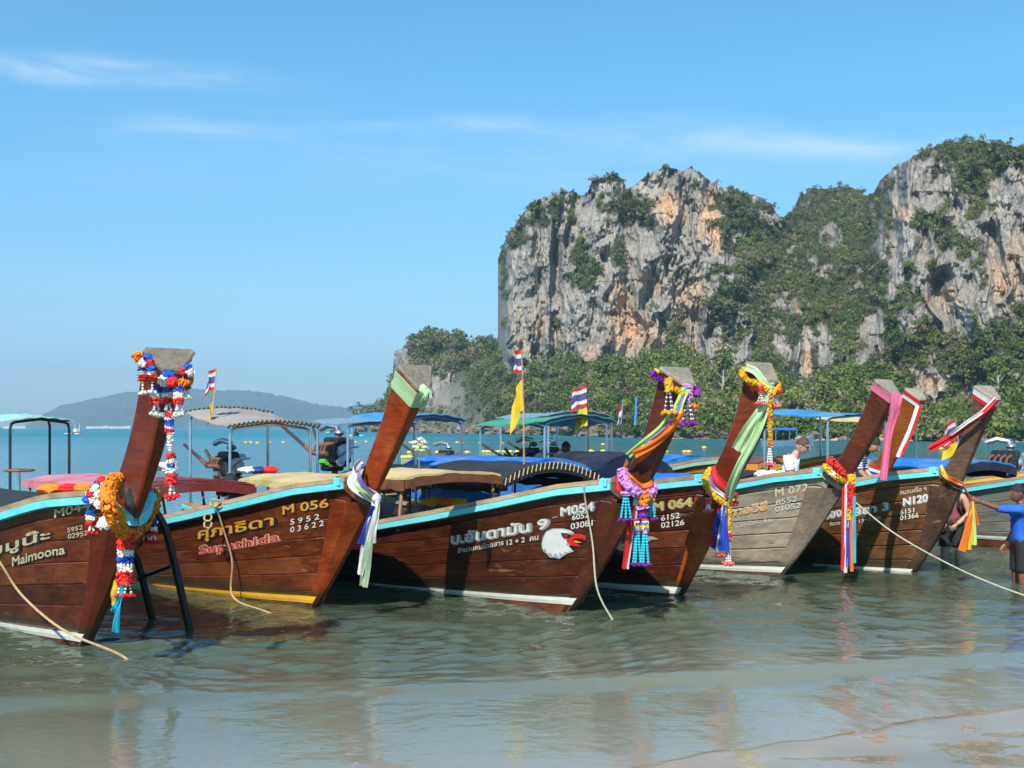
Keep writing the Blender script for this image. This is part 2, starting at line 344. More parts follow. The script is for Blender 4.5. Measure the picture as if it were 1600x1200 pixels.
# thin swash sheet running back over the sand in the near corner, its edge a low lip
def swash_edge(x): return np.interp(x, [.4, 1.2, 2.2, 3.1, 3.9, 6], [6.9, 7.35, 7.85, 8.35, 8.75, 9.6])
xs = np.linspace(.35, 6.5, 150); ts = np.concatenate([[0, .004, .012, .03], np.linspace(.06, 1, 90)])
XX, TT = np.meshgrid(xs, ts, indexing='ij'); E0 = swash_edge(XX) + .06 * fbm(XX * 2.2, 0 * XX, 1.2, 3)
YY = E0 - TT * (E0 - 3.2)
prof = .055 + .028 * np.clip(TT / .01, 0, 1) * np.exp(-TT * 18) + .012 * fbm(XX * 1.3, YY * 2.6, 7.0, 2) * np.clip(TT * 12, 0, 1)
def swash_mat():
    m, t, b, o = new_mat('swash_water')
    n = N(t, 'ShaderNodeTexNoise', Scale=1.2, Detail=4.0); r = ramp(t, [(.35, (.22, .185, .135)), (.7, (.33, .275, .205))])
    g = N(t, 'ShaderNodeNewGeometry'); t.links.new(g.outputs['Position'], n.inputs['Vector']); t.links.new(n.outputs[0], r.inputs[0]); t.links.new(r.outputs[0], b.inputs['Base Color'])
    b.inputs['IOR'].default_value = 1.33; b.inputs['Roughness'].default_value = .03
    b.inputs['Specular IOR Level'].default_value = .5; n1 = N(t, 'ShaderNodeTexNoise', Scale=6.0, Detail=2.0); b1 = N(t, 'ShaderNodeBump', Strength=.16, Distance=.02)
    t.links.new(g.outputs['Position'], n1.inputs['Vector']); t.links.new(n1.outputs[0], b1.inputs['Height']); t.links.new(b1.outputs[0], b.inputs['Normal'])
    return m
grid_mesh('swash_water', np.stack([XX, YY, prof - .25 * (TT <= 0)], -1), len(xs), len(ts), swash_mat(), 'structure')

# ------------------------------------------------------------------ cliffs
def rock_mat():
    m, t, b, o = new_mat('limestone')
    g = N(t, 'ShaderNodeNewGeometry')
    mp = N(t, 'ShaderNodeMapping'); mp.inputs['Scale'].default_value = (.16, .16, .035); t.links.new(g.outputs['Position'], mp.inputs[0])
    n1 = N(t, 'ShaderNodeTexNoise', Scale=1.0, Detail=8.0, Roughness=.68, Distortion=.4); t.links.new(mp.outputs[0], n1.inputs['Vector'])
    mpb = N(t, 'ShaderNodeMapping'); mpb.inputs['Scale'].default_value = (.6, .6, .12); t.links.new(g.outputs['Position'], mpb.inputs[0])
    n2 = N(t, 'ShaderNodeTexNoise', Scale=1.0, Detail=6.0, Roughness=.7); t.links.new(mpb.outputs[0], n2.inputs['Vector'])
    grey = ramp(t, [(.26, (.115, .105, .095)), (.41, (.215, .20, .182)), (.55, (.295, .27, .238)), (.72, (.42, .37, .30))]); t.links.new(n1.outputs[0], grey.inputs[0])
    warm = ramp(t, [(.30, (.24, .15, .09)), (.44, (.50, .25, .10)), (.54, (.54, .39, .25)), (.7, (.58, .50, .39))]); t.links.new(n2.outputs[0], warm.inputs[0])
    at_ = N(t, 'ShaderNodeAttribute', attribute_name='warm'); n3 = N(t, 'ShaderNodeTexNoise', Scale=.22, Detail=6.0, Roughness=.65); t.links.new(g.outputs['Position'], n3.inputs['Vector'])
    ad = N(t, 'ShaderNodeMath', operation='ADD'); t.links.new(at_.outputs['Fac'], ad.inputs[0]); t.links.new(n3.outputs[0], ad.inputs[1])
    rm = ramp(t, [(.86, (0, 0, 0)), (1.0, (1, 1, 1))]); 
    mr = N(t, 'ShaderNodeMapRange'); mr.inputs[1].default_value = .86; mr.inputs[2].default_value = 1.5; t.links.new(ad.outputs[0], mr.inputs[0])
    mc = N(t, 'ShaderNodeMix', data_type='RGBA'); t.links.new(mr.outputs[0], mc.inputs[0]); t.links.new(grey.outputs[0], mc.inputs[6]); t.links.new(warm.outputs[0], mc.inputs[7])
    av = N(t, 'ShaderNodeAttribute', attribute_name='veg'); soil = ramp(t, [(.3, (.030, .036, .014)), (.7, (.085, .085, .04))]); t.links.new(n2.outputs[0], soil.inputs[0])
    mv = N(t, 'ShaderNodeMix', data_type='RGBA'); t.links.new(av.outputs['Fac'], mv.inputs[0]); t.links.new(mc.outputs[2], mv.inputs[6]); t.links.new(soil.outputs[0], mv.inputs[7])
    mps = N(t, 'ShaderNodeMapping'); mps.inputs['Scale'].default_value = (1.3, 1.3, .10); t.links.new(g.outputs['Position'], mps.inputs[0])
    ns = N(t, 'ShaderNodeTexNoise', Scale=1.0, Detail=5.0, Roughness=.7); t.links.new(mps.outputs[0], ns.inputs['Vector']); rs_ = ramp(t, [(.36, (.50, .49, .48)), (.52, (1, 1, 1)), (.68, (1.2, 1.17, 1.1))]); t.links.new(ns.outputs[0], rs_.inputs[0])
    ms = N(t, 'ShaderNodeMix', data_type='RGBA', blend_type='MULTIPLY'); ms.inputs[0].default_value = .85; t.links.new(mv.outputs[2], ms.inputs[6]); t.links.new(rs_.outputs[0], ms.inputs[7])
    t.links.new(ms.outputs[2], b.inputs['Base Color']); b.inputs['Roughness'].default_value = .9; b.inputs['Specular IOR Level'].default_value = .15
    bp = N(t, 'ShaderNodeBump', Strength=.6, Distance=.9); b3 = N(t, 'ShaderNodeBump', Strength=.6, Distance=.35)
    t.links.new(n1.outputs[0], bp.inputs['Height']); t.links.new(n2.outputs[0], b3.inputs['Height']); t.links.new(bp.outputs[0], b3.inputs['Normal']); t.links.new(b3.outputs[0], b.inputs['Normal'])
    return m
ROCK = rock_mat()
def blobs(px, py, L):                          # soft union of ellipses (centre, radii), in bearings
    s = np.zeros_like(px)
    for cx, cy, rx, ry, k in L: s = np.maximum(s, k * np.exp(-(((px - cx) / rx) ** 2 + ((py - cy) / ry) ** 2) * .9))
    return s
WARM = [(1045, 330, 32, 38, 1), (1108, 340, 20, 55, 1), (1118, 372, 14, 28, 1), (968, 478, 20, 45, 1), (990, 520, 60, 42, .85), (1015, 440, 26, 22, .8), (985, 500, 30, 60, .7), (1085, 470, 34, 55, .75),
        (890, 350, 16, 22, .8), (850, 510, 60, 60, .55), (930, 560, 50, 30, .6), (1060, 545, 45, 26, .6), (815, 540, 40, 40, .5), (1410, 332, 22, 20, .8), (1565, 440, 45, 60, .7), (1480, 468, 50, 30, .6), (1590, 400, 30, 60, .6),
        (1128, 548, 14, 34, .7), (1262, 570, 12, 40, .7), (1246, 480, 10, 16, .8), (1455, 600, 30, 30, .6), (1380, 510, 20, 30, .3), (640, 560, 20, 20, .5), (690, 630, 40, 26, .45), (1480, 660, 60, 20, .8), (1570, 650, 60, 30, .7)]
ROCKC = [(1438, 300, 42, 34, 1), (1412, 325, 22, 42, .9), (1590, 310, 46, 46, 1), (1575, 400, 44, 90, 1), (1485, 462, 60, 50, 1), (1440, 395, 30, 60, .75), (1400, 420, 18, 60, .8), (1302, 362, 12, 16, .9), (1183, 385, 20, 20, .9), (1176, 360, 16, 14, .6),
         (1128, 545, 16, 44, 1), (1258, 560, 13, 55, 1), (1288, 552, 12, 34, .9), (1222, 545, 12, 20, .7), (1452, 605, 28, 34, 1), (1365, 520, 16, 28, .9), (1380, 380, 10, 70, .6), (1520, 440, 30, 40, .7), (1545, 500, 30, 20, .5), (1240, 480, 9, 18, .7), (1500, 340, 22, 30, .7), (1455, 480, 40, 26, .8), (1540, 470, 40, 40, .8), (1420, 500, 26, 30, .6), (1345, 560, 14, 26, .7), (1275, 420, 12, 16, .6), (1340, 430, 10, 22, .55), (1210, 470, 10, 20, .6), (1520, 620, 30, 20, .6)]
VEGB = [(893, 340, 9, 30, 1), (905, 400, 14, 40, 1), (915, 435, 24, 28, 1), (985, 322, 34, 24, 1), (1000, 345, 22, 16, .8), (968, 398, 11, 30, .9), (1035, 500, 8, 12, .7), (1055, 505, 14, 30, .9), (845, 335, 40, 22, .9), (810, 375, 22, 22, .9), (788, 440, 9, 60, .6),
        (1150, 320, 40, 60, 1), (1190, 420, 70, 120, 1), (1135, 470, 34, 60, 1), (955, 275, 16, 6, .9), (860, 315, 30, 12, .9), (1078, 285, 16, 20, .5), (938, 330, 10, 14, .5), (1010, 478, 16, 10, .5), (1022, 420, 10, 14, .5), (870, 505, 10, 14, .6)]
ROCKA = [(632, 560, 20, 26, 1), (690, 620, 42, 40, 1), (705, 655, 60, 18, .8), (655, 610, 30, 50, .7)]
def surface(name, prof, base, D0, D1, veg_fn, relief, seed, nx, ny, back=70, edge=None, ydense=1.0):
    """a rock face between its skyline (bearing, elevation) and its foot; distance grows from D0 at the foot to D1 at the top"""
    X0, X1 = prof[0][0], prof[-1][0]
    px = np.linspace(X0, X1, nx); top = np.interp(px, [p[0] for p in prof], [p[1] for p in prof]); bot = np.interp(px, [p[0] for p in base], [p[1] for p in base])
    top = top + 3.0 * fbm(px / 13, 0 * px, seed, 3)
    h = np.linspace(0, 1, ny); PX, H = np.meshgrid(px, h, indexing='ij'); PY = bot[:, None] + (top - bot)[:, None] * H
    d0 = np.interp(px, [p[0] for p in D0], [p[1] for p in D0])[:, None]; d1 = np.interp(px, [p[0] for p in D1], [p[1] for p in D1])[:, None]
    D = d0 + (d1 - d0) * (H ** 1.5)
    ridg = lambda v: 1 - 2 * np.abs(v)
    u, v = PX / 60, PY / 60
    wv = .5 * fbm(u * .8, v * .8, seed + 3, 3)
    rel = 9 * fbm(u * .9, v * .35, seed, 3) + 5 * ridg(vnoise(u * 2.2 + wv, v * .8, seed + 1)) + 3.2 * fbm(u * 4 + wv, v * 1.6, seed + 2, 4, .6) + 1.0 * ridg(vnoise(u * 11 + wv * 3, v * 2.2, seed + 5)) + .55 * fbm(u * 16, v * 10, seed + 6, 3, .6) + 1.2 * np.sign(vnoise(u * 2.5, v * 3.5, seed + 8)) * np.abs(vnoise(u * 2.5, v * 3.5, seed + 8)) ** .4
    D = D - relief * rel
    if edge: D = D + edge[1] * np.exp(-(PX - X0) / edge[0])
    V = np.stack([(PX - 800) / FPX * D, D, EYE + (HOR - PY) / FPX * D], -1)
    veg = np.clip(veg_fn(PX, PY, top[:, None], H), 0, 1)
    warm = blobs(PX, PY, WARM)
    # the land goes on behind the skyline
    Bk = V[:, -1:, :].copy(); Bk[:, :, 1] += back * .4; Bk[:, :, 2] -= 4; Bk[:, :, 0] *= 1 + back * .4 / D[:, -1:]
    Bk2 = V[:, -1:, :].copy(); Bk2[:, :, 1] += back; Bk2[:, :, 2] *= .35; Bk2[:, :, 0] *= 1 + back / D[:, -1:]
    V2 = np.concatenate([V, Bk, Bk2], 1); pad = lambda a, f: np.concatenate([a, np.full((nx, 2), f)], 1)
    o = grid_mesh(name, V2, nx, ny + 2, ROCK, 'structure', True, dict(veg=pad(veg, 1.0), warm=pad(warm, 0.0)))
    return dict(PX=PX, PY=PY, V=V, veg=veg, D=D)
n01 = lambda px, py, s, z: fbm(px / s, py / s, z, 3) * .8
def vegB(px, py, top, H):
    s = blobs(px, py, VEGB); edge = np.exp(-np.clip(py - top, 0, 99) / 7) * .75
    return np.clip((np.maximum(s, edge) + n01(px, py, 14, 2.0) * .55 - .42) * 4, 0, 1)
def vegC(px, py, top, H):
    s = 1.0 - 1.25 * blobs(px, py, [(a, b_, c * 1.15, d * 1.1, e) for a, b_, c, d, e in ROCKC]); return np.clip((s + n01(px, py, 16, 4.0) * .5 - .36) * 4, 0, 1)
def vegA(px, py, top, H):
    s = 1.0 - blobs(px, py, ROCKA); return np.clip((s + n01(px, py, 16, 6.0) * .45 - .34) * 4, 0, 1)
def vegD(px, py, top, H): return np.clip(1.0 + 0 * px - .9 * blobs(px, py, ROCKC + ROCKA), 0, 1)
profA = [(560, 664), (566, 655), (580, 640), (600, 624), (612, 604), (616, 549), (630, 541), (645, 521), (665, 516), (690, 518), (714, 522), (725, 534), (736, 541), (755, 531), (775, 534), (800, 545), (830, 560)]
profB = [(778, 405), (782, 392), (790, 374), (800, 360), (815, 336), (830, 317), (850, 307), (875, 300), (895, 300), (905, 305), (918, 301), (925, 286), (940, 278), (958, 272), (972, 279), (980, 296), (990, 291), (1003, 276), (1020, 268), (1050, 263), (1080, 264), (1098, 272), (1115, 286), (1140, 293), (1165, 299), (1190, 309), (1205, 321), (1213, 336), (1230, 350), (1260, 380), (1300, 420)]
profC = [(1150, 420), (1190, 365), (1213, 340), (1225, 341), (1240, 326), (1250, 306), (1270, 293), (1300, 291), (1330, 293), (1350, 303), (1362, 304), (1375, 281), (1400, 259), (1425, 246), (1440, 239), (1470, 225), (1500, 221), (1530, 221), (1560, 227), (1600, 229), (1650, 236), (1760, 232)]
shore_px = [540, 620, 750, 1000, 1250, 1600, 1800]; shore_d = [520, 470, 353, 222, 187, 163, 152]
SHORE = list(zip(shore_px, shore_d))
shore_py = [(p, HOR + EYE * FPX / d - 2.0) for p, d in SHORE]
SA = surface('headland_cliff', profA, shore_py, [(540, 530), (620, 480), (830, 380)], [(540, 560), (620, 500), (830, 430)], vegA, 1.0, 11.0, 300, 170, 60, (10, 50))
SB = surface('limestone_cliff', profB, [(778, 600), (1300, 640)], [(778, 345), (950, 310), (1300, 290)], [(778, 385), (950, 345), (1300, 360)], vegB, 1.0, 21.0, 500, 330, 120, (5, 110))
SC = surface('jungle_cliff', profC, [(1150, 650), (1760, 650)], [(1150, 270), (1400, 240), (1760, 205)], [(1150, 380), (1300, 400), (1420, 310), (1760, 275)], vegC, .85, 31.0, 500, 330, 150)
profD = [(560, 664), (600, 640), (640, 622), (700, 600), (740, 565), (780, 552), (830, 548), (880, 558), (920, 572), (960, 568), (1000, 560), (1040, 552), (1090, 552), (1130, 585), (1180, 575), (1230, 600), (1300, 590), (1340, 570), (1400, 590), (1440, 640), (1500, 640), (1540, 600), (1620, 600), (1760, 590)]
dD = np.interp([p[0] for p in profD], shore_px, shore_d)
SD = surface('forest_slope', profD, shore_py, [(p, d + 1) for p, d in SHORE], [(p[0], d + 45) for p, d in zip(profD, dD)], vegD, .25, 41.0, 420, 60, 20)
FAR = [(30, 668), (56, 655), (70, 645), (100, 633), (150, 622), (195, 613), (240, 610), (300, 607), (350, 611), (400, 610), (450, 621), (500, 632), (540, 636), (570, 632), (640, 622), (760, 640), (900, 668)]
px = np.linspace(30, 900, 420); top = np.interp(px, [p[0] for p in FAR], [p[1] for p in FAR]) + 1.6 * fbm(px / 9, 0 * px, 3.3, 3)
h = np.linspace(0, 1, 50); PX, H = np.meshgrid(px, h, indexing='ij'); PY = 668.5 + (top - 668.5)[:, None] * H
D = 3300 + 500 * H ** 1.2 - 26 * fbm(PX / 22, PY / 14, 2.0, 4, .6)
V = np.stack([(PX - 800) / FPX * D, D, EYE + (HOR - PY) / FPX * D], -1)
Vb = V[:, -1:, :].copy(); Vb[:, :, 1] += 500; Vb[:, :, 2] = -2
farm = plain('distant_jungle', (.018, .058, .034), .95, .35, .02)
grid_mesh('distant_hills', np.concatenate([V, Vb], 1), 420, 51, farm, 'structure')

# ------------------------------------------------------------------ forest: leaf clumps over every vegetated surface
def leaf_mat(name='foliage'):
    m, t, b, o = new_mat(name)
    at_ = N(t, 'ShaderNodeAttribute', attribute_name='tone'); r = ramp(t, [(0, (.030, .052, .012)), (.35, (.072, .112, .022)), (.62, (.15, .19, .036)), (.8, (.235, .24, .055)), (.9, (.17, .15, .085)), (1, (.24, .20, .14))])
    t.links.new(at_.outputs['Fac'], r.inputs[0]); t.links.new(r.outputs[0], b.inputs['Base Color']); b.inputs['Roughness'].default_value = .6; b.inputs['Specular IOR Level'].default_value = .25
    tr = N(t, 'ShaderNodeBsdfTranslucent'); mx = N(t, 'ShaderNodeMixShader'); mx.inputs[0].default_value = .22
    t.links.new(r.outputs[0], tr.inputs[0]); t.links.new(b.outputs[0], mx.inputs[1]); t.links.new(tr.outputs[0], mx.inputs[2]); t.links.new(mx.outputs[0], o.inputs[0])
    return m
LEAF = leaf_mat()
rng = np.random.RandomState(5)
def crown_template(n, seed):
    r = np.random.RandomState(seed); nl = r.randint(4, 7); lob = r.normal(size=(nl, 3)) * [.42, .42, .26]; lr = r.uniform(.38, .62, nl)
    k = r.randint(0, nl, n); d = r.normal(size=(n, 3)); d /= np.linalg.norm(d, axis=1, keepdims=True); d[:, 2] = np.abs(d[:, 2]) * 1.0 - .25 * r.rand(n)
    c = lob[k] + d * (lr[k] * r.uniform(.72, 1.06, n))[:, None]
    nrm = d + r.normal(size=(n, 3)) * .5; nrm /= np.linalg.norm(nrm, axis=1, keepdims=True)
    a = np.cross(nrm, r.normal(size=(n, 3))); a /= np.linalg.norm(a, axis=1, keepdims=True); b = np.cross(nrm, a)
    s = r.uniform(.10, .20, n)[:, None]
    q = np.stack([c - a * s, c + b * s * .75 + nrm * s * .2, c + a * s, c - b * s * .75 - nrm * s * .2], 1)
    return q                                            # n,4,3
TPL = [crown_template(72, 50 + i) for i in range(8)]
def leaf_mesh(name, pts, rad, tone, mat, tpl=TPL, parent=None, hs=None):
    Q = []; T = []
    for i, (p, r_, t_) in enumerate(zip(pts, rad, tone)):
        q = tpl[rng.randint(len(tpl))]; a = rng.uniform(0, 2 * PI); ca, sa = math.cos(a), math.sin(a)
        R = np.array([[ca, -sa, 0], [sa, ca, 0], [0, 0, rng.uniform(.8, 1.25)]]) * r_
        Q.append(q @ R.T + p); T.append(np.clip(t_ + rng.normal(size=len(q)) * .05, 0, 1))
    Q = np.concatenate(Q); T = np.concatenate(T); nf = len(Q)
    me = bpy.data.meshes.new(name); me.vertices.add(nf * 4); me.vertices.foreach_set('co', Q.reshape(-1).astype(np.float32))
    me.loops.add(nf * 4); me.loops.foreach_set('vertex_index', np.arange(nf * 4, dtype=np.int32)); me.polygons.add(nf); me.polygons.foreach_set('loop_start', np.arange(0, nf * 4, 4, dtype=np.int32))
    a = me.attributes.new('tone', 'FLOAT', 'FACE'); a.data.foreach_set('value', T.astype(np.float32)); me.update(calc_edges=True)
    return link_mesh(name, me, mat, parent)
def scatter(S, n, rmin, rmax, lift, lo=.35, vmin=.25, drybias=0.0):
    PX, PY, V, veg = S['PX'], S['PY'], S['V'], S['veg']; nx, ny = PX.shape
    out, rad, tone = [], [], []
    # even spread over the picture of the slope
    i = rng.randint(0, nx, n * 4); j = rng.randint(0, ny, n * 4)
    hgt = np.abs(PY[:, 0] - PY[:, -1]); keep = rng.rand(n * 4) < hgt[i] / hgt.max()
    keep &= rng.rand(n * 4) < veg[i, j] * 1.1 - .08
    i, j = i[keep][:n], j[keep][:n]
    p = V[i, j]; big = np.clip(.5 + .6 * vnoise(PX[i, j] / 20, PY[i, j] / 20, 8.0), 0, 1)
    r = rmin + (rmax - rmin) * np.clip(rng.rand(len(i)) ** 1.6 * .7 + .3 * big, 0, 1) * np.clip(veg[i, j], .4, 1)
    t = np.clip(lo + .24 * fbm(PX[i, j] / 45, PY[i, j] / 45, 1.5, 3) + rng.normal(size=len(i)) * .15, .02, .82)
    dry = rng.rand(len(i)) < (.10 + drybias); t[dry] = rng.uniform(.84, 1.0, dry.sum())
    p = p + np.stack([0 * r, -r * .35, r * lift], -1)
    return p, r, t
parts = [scatter(SA, 1200, .9, 3.6, .25, .42, drybias=.24), scatter(SB, 2500, .5, 1.7, .2, .40, drybias=.16), scatter(SC, 6200, .45, 1.8, .25, .40, drybias=.18), scatter(SD, 2900, .7, 2.7, .5, .46, drybias=.06)]
fo = leaf_mesh('forest_canopy', np.concatenate([p[0] for p in parts]), np.concatenate([p[1] for p in parts]), np.concatenate([p[2] for p in parts]), LEAF)
tag(fo, 'dense green jungle covering the limestone cliffs and their foot', 'forest', kind='stuff')
# single trees along the shore that stand out against the rest
bark = plain('pale_bark', (.36, .32, .26), .9, .25, 3.0, bump=.3)
ti = 0
for px_, py_, hh, rr, tn, lab in [(560, 655, 5, 3.4, .5, 'round green tree at the tip of the small headland'), (745, 640, 11, 3.6, .42, 'dark green tree on the slope right of the small headland'), (842, 668, 13, 2.6, .70, 'slim tree with pale bare trunk left of the yellow flag pole'), (800, 668, 9, 3.4, .66, 'bright green shore tree behind the tall flag pole'),
        (940, 640, 12, 3.6, .36, 'dark broad tree on the slope behind the green sunshade'), (1060, 655, 10, 3.2, .50, 'mid green tree behind the purple garlanded prow'), (1128, 656, 13, 3.2, .34, 'tall tree with a pale straight trunk between two prows'), (1245, 672, 7, 3.4, .74, 'bright yellow green bushy tree on the shore beside the dark overhang'),
        (1275, 675, 5, 2.8, .78, 'low bright green tree at the foot of the overhang'), (1185, 670, 8, 3.0, .5, 'rounded tree on the shore beside the green sashed prow'), (905, 668, 8, 3.0, .72, 'pale green shore tree behind the striped flag'), (1560, 640, 9, 2.6, .45, 'dark tree at the foot of the cliff above the last prow'), (1015, 668, 7, 2.6, .68, 'light green shore tree between the flags'), (690, 668, 7, 3.2, .62, 'green tree at the waterline under the small headland')]:
    d = float(np.interp(px_, shore_px, shore_d)) + 6 + (675 - py_) * .7
    base = at(px_, py_, d); tr = thing('shore_tree', lab, 'tree', base, 0, 'trees standing out along the far shore')
    tb = MB(); lean = random.uniform(-.6, .6); top = base + Vector((lean, 0, hh * .8))
    tb.tube([base - Vector((0, 0, 2)), base + Vector((lean * .3, 0, hh * .4)), top], [.32, .24, .1], 7)
    for q in range(5):
        a = q * 2 * PI / 5 + random.random(); s0 = base.lerp(top, random.uniform(.55, .85)); tb.tube([s0, s0 + Vector((math.cos(a) * rr * .3, math.sin(a) * rr * .3, rr * .25)), s0 + Vector((math.cos(a) * rr * .6, math.sin(a) * rr * .6, rr * .55))], [.12, .08, .04], 5)
    tb.build('trunk', bark, tr, True, world=True)
    cp = [np.array(base) + [lean + rng.normal() * rr * .45, rng.normal() * rr * .45, hh * .85 + rng.normal() * rr * .3] for _ in range(7)]
    cr = leaf_mesh('crown', np.array(cp) - np.array(base), np.full(7, rr * .62), np.clip(tn + rng.normal(size=7) * .06, 0, .82), LEAF, parent=tr)
# shore: pale beach strip and dark tide rocks
xs = np.linspace(900, 1800, 160); dd = np.interp(xs, shore_px, shore_d)
rowsB = []
for k, (dz, dy) in enumerate([(-.5, -3), (.05, 0), (.9, 3.5), (1.6, 7), (2.2, 12)]):
    w_ = np.clip((xs - 900) / 120, 0, 1); d = dd + dy; rowsB.append(np.stack([(xs - 800) / FPX * d, d, dz * w_ - (1 - w_) * 1.0 + .15 * fbm(xs / 14, 0 * xs + k, 2.0, 2) * (dz > 0)], -1))
grid_mesh('beach', np.stack(rowsB, 0), 5, 160, plain('beach_sand', (.40, .32, .22), .9, .2, .4), 'structure')
rk = MB()
random.seed(21)
for i in range(640):
    px_ = random.uniform(562, 1640); d = float(np.interp(px_, shore_px, shore_d)); beach = px_ > 960
    if beach and random.random() < .5: continue
    r_ = random.uniform(.4, 1.5) * (d / 300) ** .5 * (1.0 if not beach else .7)
    p = at(px_, HOR, d + random.uniform(-2.5, 4) + (2 if beach else 0)); p.z = random.uniform(-.25, 1.7 if not beach else .9) * (1 if random.random() < .8 else 1.6)
    rk.ball(p, r_, 6, 4, .32, (1.5, 1.1, .8))
tag(rk.build('shore_rocks', plain('tide_rock', (.16, .13, .105), .9, .55, .35, bump=.6, bscale=2.0)), 'dark jumbled rocks along the waterline below the forest', 'rocks', kind='stuff')
# ------------------------------------------------------------------ longtail boats
cyan = wood('turquoise_paint', (.09, .47, .55), (.13, .59, .67), (.20, .67, .74), .5, 0.0, 1.0, (.27, .27, .22), .67)
capwood = wood('rail_timber', (.13, .075, .04), (.27, .17, .095), (.42, .29, .17), .7, 0.0)
beamwood = wood('old_beam_timber', (.06, .045, .03), (.13, .10, .07), (.24, .20, .14), .8, 0.0)
capend = wood('weathered_end_grain', (.13, .11, .085), (.25, .21, .165), (.38, .33, .27), .9, 0.0, 2.0)
deckwood = wood('deck_boards', (.10, .06, .035), (.20, .13, .08), (.33, .23, .14), .75, 0.0)
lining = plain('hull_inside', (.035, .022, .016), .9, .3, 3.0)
steel = plain('steel_tube', (.55, .56, .57), .28, .1, 8.0, metal=.9)
darksteel = plain('engine_iron', (.045, .045, .05), .42, .5, 14.0, metal=.6, bump=.3)
alloy = plain('engine_alloy', (.50, .51, .52), .35, .25, 12.0, metal=.85)
darkrust = plain('dark_oily_shaft', (.055, .032, .024), .6, .4, 9.0, bump=.2)
rust = plain('rusty_steel', (.16, .075, .045), .75, .45, 9.0, bump=.3)
black = plain('black_tarp', (.018, .018, .02), .7, .4, 3.0, bump=.25, bscale=9)
whitep = plain('white_paint', (.72, .70, .64), .55, .14, 5.0, stretch=(1, 4, 4))
yellowp = plain('yellow_paint', (.78, .40, .03), .5, .12, 5.0)
redbottom = plain('red_bottom_paint', (.20, .045, .022), .6, .45, 3.0, bump=.15)
brownbottom = plain('worn_bottom_paint', (.15, .065, .035), .7, .5, 3.0, bump=.2)
PAINT = {}
def paint(name, col, rough=.5, **k):
    if name not in PAINT: PAINT[name] = plain(name, col, rough, k.pop('var', .12), k.pop('scale', 5.0), **k)
    return PAINT[name]
def tarp(name, col):
    m, t, b, o = new_mat(name); tc = N(t, 'ShaderNodeTexCoord')
    n = N(t, 'ShaderNodeTexNoise', Scale=1.6, Detail=6.0, Roughness=.65); n2 = N(t, 'ShaderNodeTexNoise', Scale=7.0, Detail=5.0, Distortion=1.2); t.links.new(tc.outputs['Object'], n.inputs['Vector']); t.links.new(tc.outputs['Object'], n2.inputs['Vector'])
    grey = sum(col) / 3; r = ramp(t, [(.3, shade(col, .62)), (.5, col), (.72, tuple(c * .65 + grey * .4 + .03 for c in col))]); t.links.new(n.outputs[0], r.inputs[0]); t.links.new(r.outputs[0], b.inputs['Base Color'])
    b.inputs['Roughness'].default_value = .6; b1 = N(t, 'ShaderNodeBump', Strength=.6, Distance=.05); b2 = N(t, 'ShaderNodeBump', Strength=.4, Distance=.02)
    t.links.new(n.outputs[0], b1.inputs['Height']); t.links.new(n2.outputs[0], b2.inputs['Height']); t.links.new(b1.outputs[0], b2.inputs['Normal']); t.links.new(b2.outputs[0], b.inputs['Normal']); return m
HULLW = {
 'mahogany': wood('mahogany_planks', (.032, .008, .004), (.108, .022, .008), (.23, .062, .018), .34, .15, 1.0, (.23, .12, .06), .62),
 'dark': wood('dark_brown_planks', (.022, .007, .004), (.066, .0155, .007), (.15, .042, .016), .36, .15, 1.0, (.22, .12, .07), .60),
 'grey': wood('bare_grey_planks', (.16, .125, .09), (.325, .265, .20), (.46, .395, .31), .85, 0.0, .8, (.22, .12, .06), .62),
 'honey': wood('worn_honey_planks', (.045, .018, .007), (.16, .064, .018), (.30, .135, .04), .5, .06, 1.0, (.06, .03, .015), .62),
 'orange': wood('orange_planks', (.20, .065, .012), (.42, .15, .025), (.60, .24, .05), .5, .1),
 'greyflat': wood('dull_grey_planks', (.12, .105, .085), (.20, .18, .15), (.27, .245, .21), .85, 0.0),
}
POSTW = {
 'red': wood('red_varnished_post', (.060, .010, .005), (.13, .020, .007), (.21, .042, .013), .34, .15),
 'bright': wood('bright_varnished_post', (.10, .014, .005), (.24, .037, .008), (.40, .09, .018), .3, .2),
 'brown': wood('brown_post', (.042, .011, .006), (.10, .023, .010), (.18, .054, .021), .38, .12, 1.0, (.20, .13, .09), .72),
 'oldbrown': wood('weathered_brown_post', (.024, .012, .008), (.075, .035, .018), (.15, .085, .05), .6, .05, 1.0, (.22, .16, .12), .60),
 'amber': wood('amber_varnished_post', (.09, .02, .005), (.20, .048, .008), (.30, .09, .018), .3, .2),
 'greystem': wood('bare_grey_stem', (.15, .11, .08), (.27, .21, .155), (.35, .29, .225), .9, 0.0, 1.0, (.20, .12, .075), .68),
}
class Boat: pass
def clampv(x, a, b): return max(a, min(b, x))
